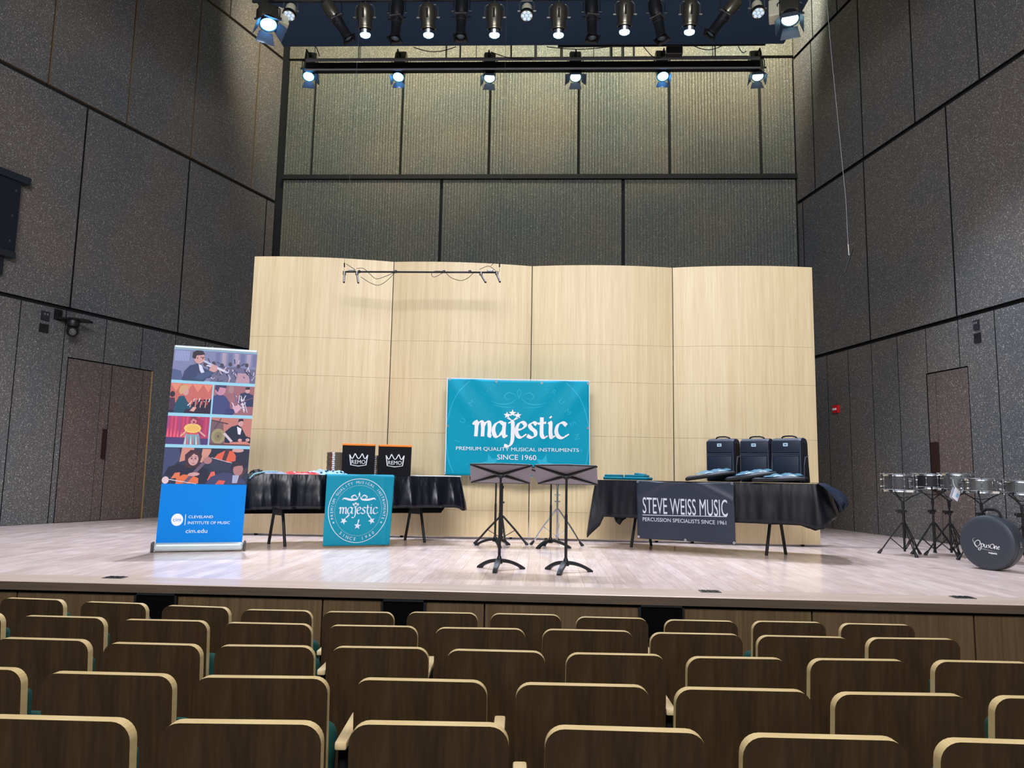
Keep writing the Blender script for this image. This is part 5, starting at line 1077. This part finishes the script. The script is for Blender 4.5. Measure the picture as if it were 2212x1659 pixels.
def led_par(label, x, Y, ztop, d, s_=1.):
    org = Vector((x, Y, ztop)); t = thing('led_light', label, 'stage light', org, group='small LED lights on the front pipe'); piv = Vector((0, 0, -.24)); fixture_base(t, Vector((0, 0, 0)), piv, d, .10, .15, M_GREYM); Ma = aim(piv, d)
    mb = MB(); mb.lathe([(0, .10), (.06, .10), (.072, .07), (.072, -.05), (.088, -.07), (.09, -.10), (.08, -.105), (0, -.10)], 24, M=Ma); mb.build('lamp_body', M_CANP, t, smooth=35)
    mb = MB(); mb.lathe([(.091, -.06), (.094, -.06), (.094, -.108), (.083, -.108)], 24, M=Ma); mb.build('bezel', M_BLACK, t, smooth=35)
    for k in range(7):
        r = 0 if k == 0 else .054; a = R(60*k); mb = MB(); mb.lathe([(.024, -.104), (.022, -.114), (0, -.117)], 12, M=Ma @ Matrix.Translation((r*math.cos(a), r*math.sin(a), 0))); mb.build('led_lens', mat('pale_led', rgb(196, 208, 220), .2, emit=(.6, .8, 1), es=.5), t)
def ellipsoidal(label, x, Y, ztop, d, roll=0):
    org = Vector((x, Y, ztop)); t = thing('spotlight', label, 'stage light', org, group='unlit long-barrel spotlights'); piv = Vector((0, 0, -.28)); fixture_base(t, Vector((0, 0, 0)), piv, d, .115, .18); Ma = aim(piv, d)
    mb = MB(); mb.lathe([(0, .24), (.05, .24), (.06, .20), (.085, .17), (.092, .05), (.08, -.04), (.075, -.06), (0, -.06)], 20, M=Ma); mb.build('lamp_house', M_CAN if abs(d[0]) > .3 else M_BLACK, t, smooth=35)
    mb = MB(); mb.rbox((0, 0, .235), (.07, .07, .08), .01, 1, M=Ma); mb.build('lamp_cap', M_BLACK, t)
    mb = MB(); mb.lathe([(.074, -.06), (.074, -.16), (.066, -.17), (.066, -.36), (.072, -.37), (.072, -.42), (.06, -.425)], 20, M=Ma); mb.build('lens_barrel', M_BLACK, t, smooth=35)
    mb = MB(); mb.rbox((0, 0, -.09), (.17, .17, .018), .004, 1, M=Ma); mb.build('shutter_gate', M_GREYM, t)
    for s_ in (-1, 1): mb = MB(); mb.box((s_*.10, 0, -.09), (.07, .02, .004), M=Ma); mb.build('shutter_handle', M_BLACK, t)
    mb = MB(); mb.add([(-.095, -.095, -.43), (.095, -.095, -.43), (.095, .095, -.43), (-.095, .095, -.43), (-.05, -.05, -.40), (.05, -.05, -.40), (.05, .05, -.40), (-.05, .05, -.40)], [(i, (i+1) % 4, (i+1) % 4+4, i+4) for i in range(4)], M=Ma); mb.build('color_frame', M_BLACK, t)
    mb = MB(); mb.lathe([(.058, -.40), (.03, -.412), (0, -.415)], 16, M=Ma); mb.build('lens', M_LENSOFF, t, smooth=True)
def fresnel(label, x, Y, ztop, d, big=False, doors=(30, 60, 30, 60), lens=M_LENSB, drop=.36, grp='barn door lights on the rear pipe', dm=None, side_box=0, k=1., ext=0.):
    pipe_dz = (zr-ztop) if ext else 0; org = Vector((x, Y, ztop)); t = thing('fresnel_light', label, 'stage light', org, group=grp); piv = Vector((0, 0, -drop+.02)); fixture_base(t, Vector((0, 0, 0)), piv, d, .13*k, .17); Ma = aim(piv, d) @ Matrix.Scale(k, 4)
    mb = MB(); mb.rbox((0, 0, .05-ext/2+(.09 if ext else 0)), (.20, .18, .22+ext+(.18 if ext else 0)), .03, 2, M=Ma); mb.build('lamp_house', M_CANP if not big else M_CAN, t, smooth=40); Ma = Ma @ Matrix.Translation((0, 0, -ext))
    mb = MB(); mb.lathe([(.10, -.05), (.10, -.10), (.092, -.105), (.085, -.09)], 24, M=Ma); mb.build('lens_ring', M_BLACK, t, smooth=40)
    mb = MB(); mb.lathe([(.09, -.085), (.075, -.105), (.05, -.115), (.03, -.11), (0, -.12)], 24, M=Ma); mb.build('lens', lens, t, smooth=40)
    for i, op in enumerate(doors):
        if op is None: continue
        Md = Ma @ Matrix.Rotation(R(90*i), 4, 'Z') @ Matrix.Translation((0, -.098, -.105)) @ Matrix.Rotation(R(-op), 4, 'X')
        mb = MB(); L_ = (.13 if i % 2 == 0 else .11)*(.8 if ext else 1); mb.prism([(-.075, 0), (.075, 0), (.105, -L_), (-.105, -L_)], -.0015, .0015, 'Y', M=Md); mb.build('barn_door', dm or M_DOORM, t)
    if side_box:
        mb = MB(); mb.rbox((side_box*.16, 0, .06), (.11, .13, .24), .012, 2, M=Ma); mb.build('power_unit', M_CANP, t)
    if ext: mb = MB(); mb.tube([(0, 0, -.02), (0, -.22, -.02), (0, -.22, pipe_dz)], .012, 6); mb.build('hanger_arm', M_BLACK, t)
    return org+piv+Vector(d).normalized()*.14*k
def pix(x, y, Y): return aty(x, y, Y)
ZP = 7.36; YP = 9.72      # front pipe just under the canopy
zoff = lambda: ZP
PARX = [(788, 70), (925, 68), (1068, 68), (1207, 67), (1350, 59), (1491, 58)]
ordw = ['leftmost', 'second from the left', 'third from the left', 'fourth from the left', 'fifth from the left', 'rightmost']
def at_pivot(x, y, Y, drop): p = aty(x, y, Y); return p.x, p.z+drop
for i, (px, py) in enumerate(PARX):
    x, zt = at_pivot(px, 38-(7 if i > 3 else 0), YP, .30); e = par_can('lit par light, %s of six on the front pipe' % ordw[i], x, YP, zt, (0.0, .32, -1))
    lamp('SPOT', 'par_beam', e, (x*1.05, 9.0+.5*(i % 2), .9), 500, (.70, .79, 1), spot_size=R(80), spot_blend=.8, shadow_soft_size=.05)
for px, py, d, lab in ((858, 28, (-.02, -.10, -1), 'unlit long spotlight between the first and second par lights'), (997, 24, (0, -.10, -1), 'unlit long spotlight between the second and third par lights'), (1278, 26, (.02, -.10, -1), 'unlit long spotlight between the fourth and fifth par lights'), (1418, 28, (.16, -.1, -1), 'unlit long spotlight leaning right, between the fifth and sixth par lights'), (720, 30, (.52, .1, -.8), 'unlit long spotlight tilted steeply to the right, at the left'), (1575, 22, (-.62, .1, -.8), 'unlit long spotlight tilted steeply to the left, at the right')):
    x, zt = at_pivot(px, py, YP, .28); ellipsoidal(lab, x, YP, zt, d)
for px, py, lab in ((627, 24, 'small round LED light with seven lenses at the left'), (1138, 24, 'small round LED light with seven lenses in the middle'), (1636, 18, 'small round LED light with seven lenses at the right')):
    x, zt = at_pivot(px, py, YP, .24); led_par(lab, x, YP, zt, (0, -.42, -1))
x, zt = at_pivot(579, 40, YP-.15, .34); e = fresnel('large lit light with blue-lit barn doors at the left end of the front pipe', x, YP-.15, zt, (.22, -.30, -1), True, (26, 30, 44, 40), M_LENSB, .36, 'large barn door lights at the ends of the front pipe', side_box=-1, k=1.25)
lamp('SPOT', 'fresnel_beam', e, (-5.0, 8.2, 0), 1850, (.78, .84, 1), spot_size=R(80), spot_blend=.9, shadow_soft_size=.05)
x, zt = at_pivot(1706, 28, YP-.15, .34); e = fresnel('large lit light with a white side unit at the right end of the front pipe', x, YP-.15, zt, (-.10, -.30, -1), True, (20, 30, 24, 20), M_LENS, .36, 'large barn door lights at the ends of the front pipe', side_box=1, k=1.25)
lamp('SPOT', 'fresnel_beam', e, (4.6, 8.2, 0), 1250, (.78, .84, 1), spot_size=R(80), spot_blend=.9, shadow_soft_size=.05)
l, r_ = aty(545, 10, YP), aty(1745, 10, YP)
mb = MB(); mb.tube([(l.x, YP, ZP+.06), (r_.x, YP, ZP+.06)], .024, 10)
tag(mb.build('lighting_pipe', M_BLACK, smooth=40), 'black lighting pipe above the front row of stage lights', 'pipe')
# rear pipe, screen casing and its six lights
YR = 12.0; l, r_ = aty(655, 131, YR), aty(1650, 124, YR); zr = (l.z+r_.z)/2
t = thing('rear_truss', 'black pipe with a long screen casing hanging under the canopy edge', 'truss', (0, YR, zr))
mb = MB(); mb.tube([(l.x, 0, 0), (r_.x, 0, 0)], .022, 10); mb.build('pipe', M_BLACK, t, smooth=40)
l2, r2 = aty(661, 148, YR), aty(1641, 142, YR); zz = (l2.z+r2.z)/2-zr
mb = MB(); mb.rbox(((l2.x+r2.x)/2, .02, zz+.01), (r2.x-l2.x, .16, .13), .02, 2); mb.build('screen_casing', M_BLACK, t)
for dz, hh_ in ((.105, .045), (-.068, .022)): m_ = mat('pale_rail', rgb(150, 148, 152), .4); mb = MB(); mb.rbox(((l2.x+r2.x)/2, -.07, zz+dz), (r2.x-l2.x-.02, .03, hh_), .004, 1); mb.build('metal_rail', m_, t)
for x in (-3.2, -1.2, .8, 2.8):
    mb = MB(); mb.tube([(x, 0, 0), (x, 0, 12.1-zr)], .006, 6); mb.build('suspension_wire', M_BLACK, t)
mb = MB(); l3, r3 = aty(1205, 100, 11.6), aty(1653, 96, 11.6); mb.tube([l3, r3], .020, 10); mb.tube([(l3.x+.3, 11.6, l3.z), (l3.x+.3, 11.6, 12.1)], .006, 6); mb.tube([(r3.x-.3, 11.6, l3.z), (r3.x-.3, 11.6, 12.1)], .006, 6)
tag(mb.build('cable_pipe', M_BLACK), 'thin black pipe just under the right half of the canopy edge', 'pipe')
RX = [(670, 163, (.10, -.5, -1), (30, None, 62, 58), M_LENSB), (864, 163, (0, -.45, -1), (14, 12, None, 12), M_LENSB), (1058, 165, (.04, -.45, -1), (34, 30, 20, None), M_LENS), (1243, 163, (0, -.45, -1), (34, 55, 20, 55), M_LENS), (1430, 161, (0, -.45, -1), (14, 12, None, 12), M_LENSB), (1634, 161, (-.05, -.45, -1), (30, 40, 15, 20), M_LENS)]
for i, (px, py, d, doors, ln_) in enumerate(RX):
    p = aty(px, py-28, YR+.22); e = fresnel('barn door light %s of six on the rear pipe' % ordw[i], p.x, YR+.22, p.z+.13, d, False, doors, ln_, .26, dm=None, k=1.05, ext=.13)-Vector((0, 0, .14))
    lamp('SPOT', 'rear_beam', e, (p.x*.9, 8.6, 0), 130, (.74, .80, 1), spot_size=R(64), spot_blend=.8, shadow_soft_size=.05)
# loops of cable round the pipes
rnd = random.Random(9)
for i, (x0, y0, x1, y1, sag, Y) in enumerate(((893, 102, 985, 101, 10, 11.12), (1060, 112, 1150, 128, 6, 11.9), (1390, 100, 1440, 117, 16, 11.6), (1500, 100, 1560, 99, 8, 11.6), (1180, 101, 1330, 99, 6, 11.12), (1595, 100, 1612, 110, 8, 11.6), (676, 100, 690, 122, -8, 11.9))):
    a, b_ = aty(x0, y0, Y), aty(x1, y1, Y); mb = MB(); mb.tube([a.lerp(b_, k/8)-Vector((0, 0, sag*.0082*math.sin(math.pi*k/8))) for k in range(9)], .007, 5)
    tag(mb.build('cable', M_MATTE), ['black cable loop below the canopy edge, left of centre', 'black cable slanting to the rear pipe by the third barn door light', 'black cable loop at the grey dimmer box', 'black cable loop hanging from the thin pipe', 'long shallow cable loop under the canopy centre', 'short black cable above the rightmost rear light', 'thin cable beside the leftmost rear light'][i], 'cable')
p = aty(1456, 112, 11.8); t = thing('dimmer_box', 'grey electrical box above the fifth rear light', 'electrical box', p)
mb = MB(); mb.rbox((0, 0, 0), (.27, .12, .13), .008, 1); mb.build('housing', M_GREYM, t)
for k in range(6): mb = MB(); mb.tube([(-.10+.04*k, -.062, .02), (-.10+.04*k, -.07, .02)], .009, 8); mb.build('socket', M_MATTE, t)
mb = MB(); mb.tube([(0, 0, .06), (0, 0, 12.1-p.z)], .006, 6); mb.build('hanger', M_BLACK, t)
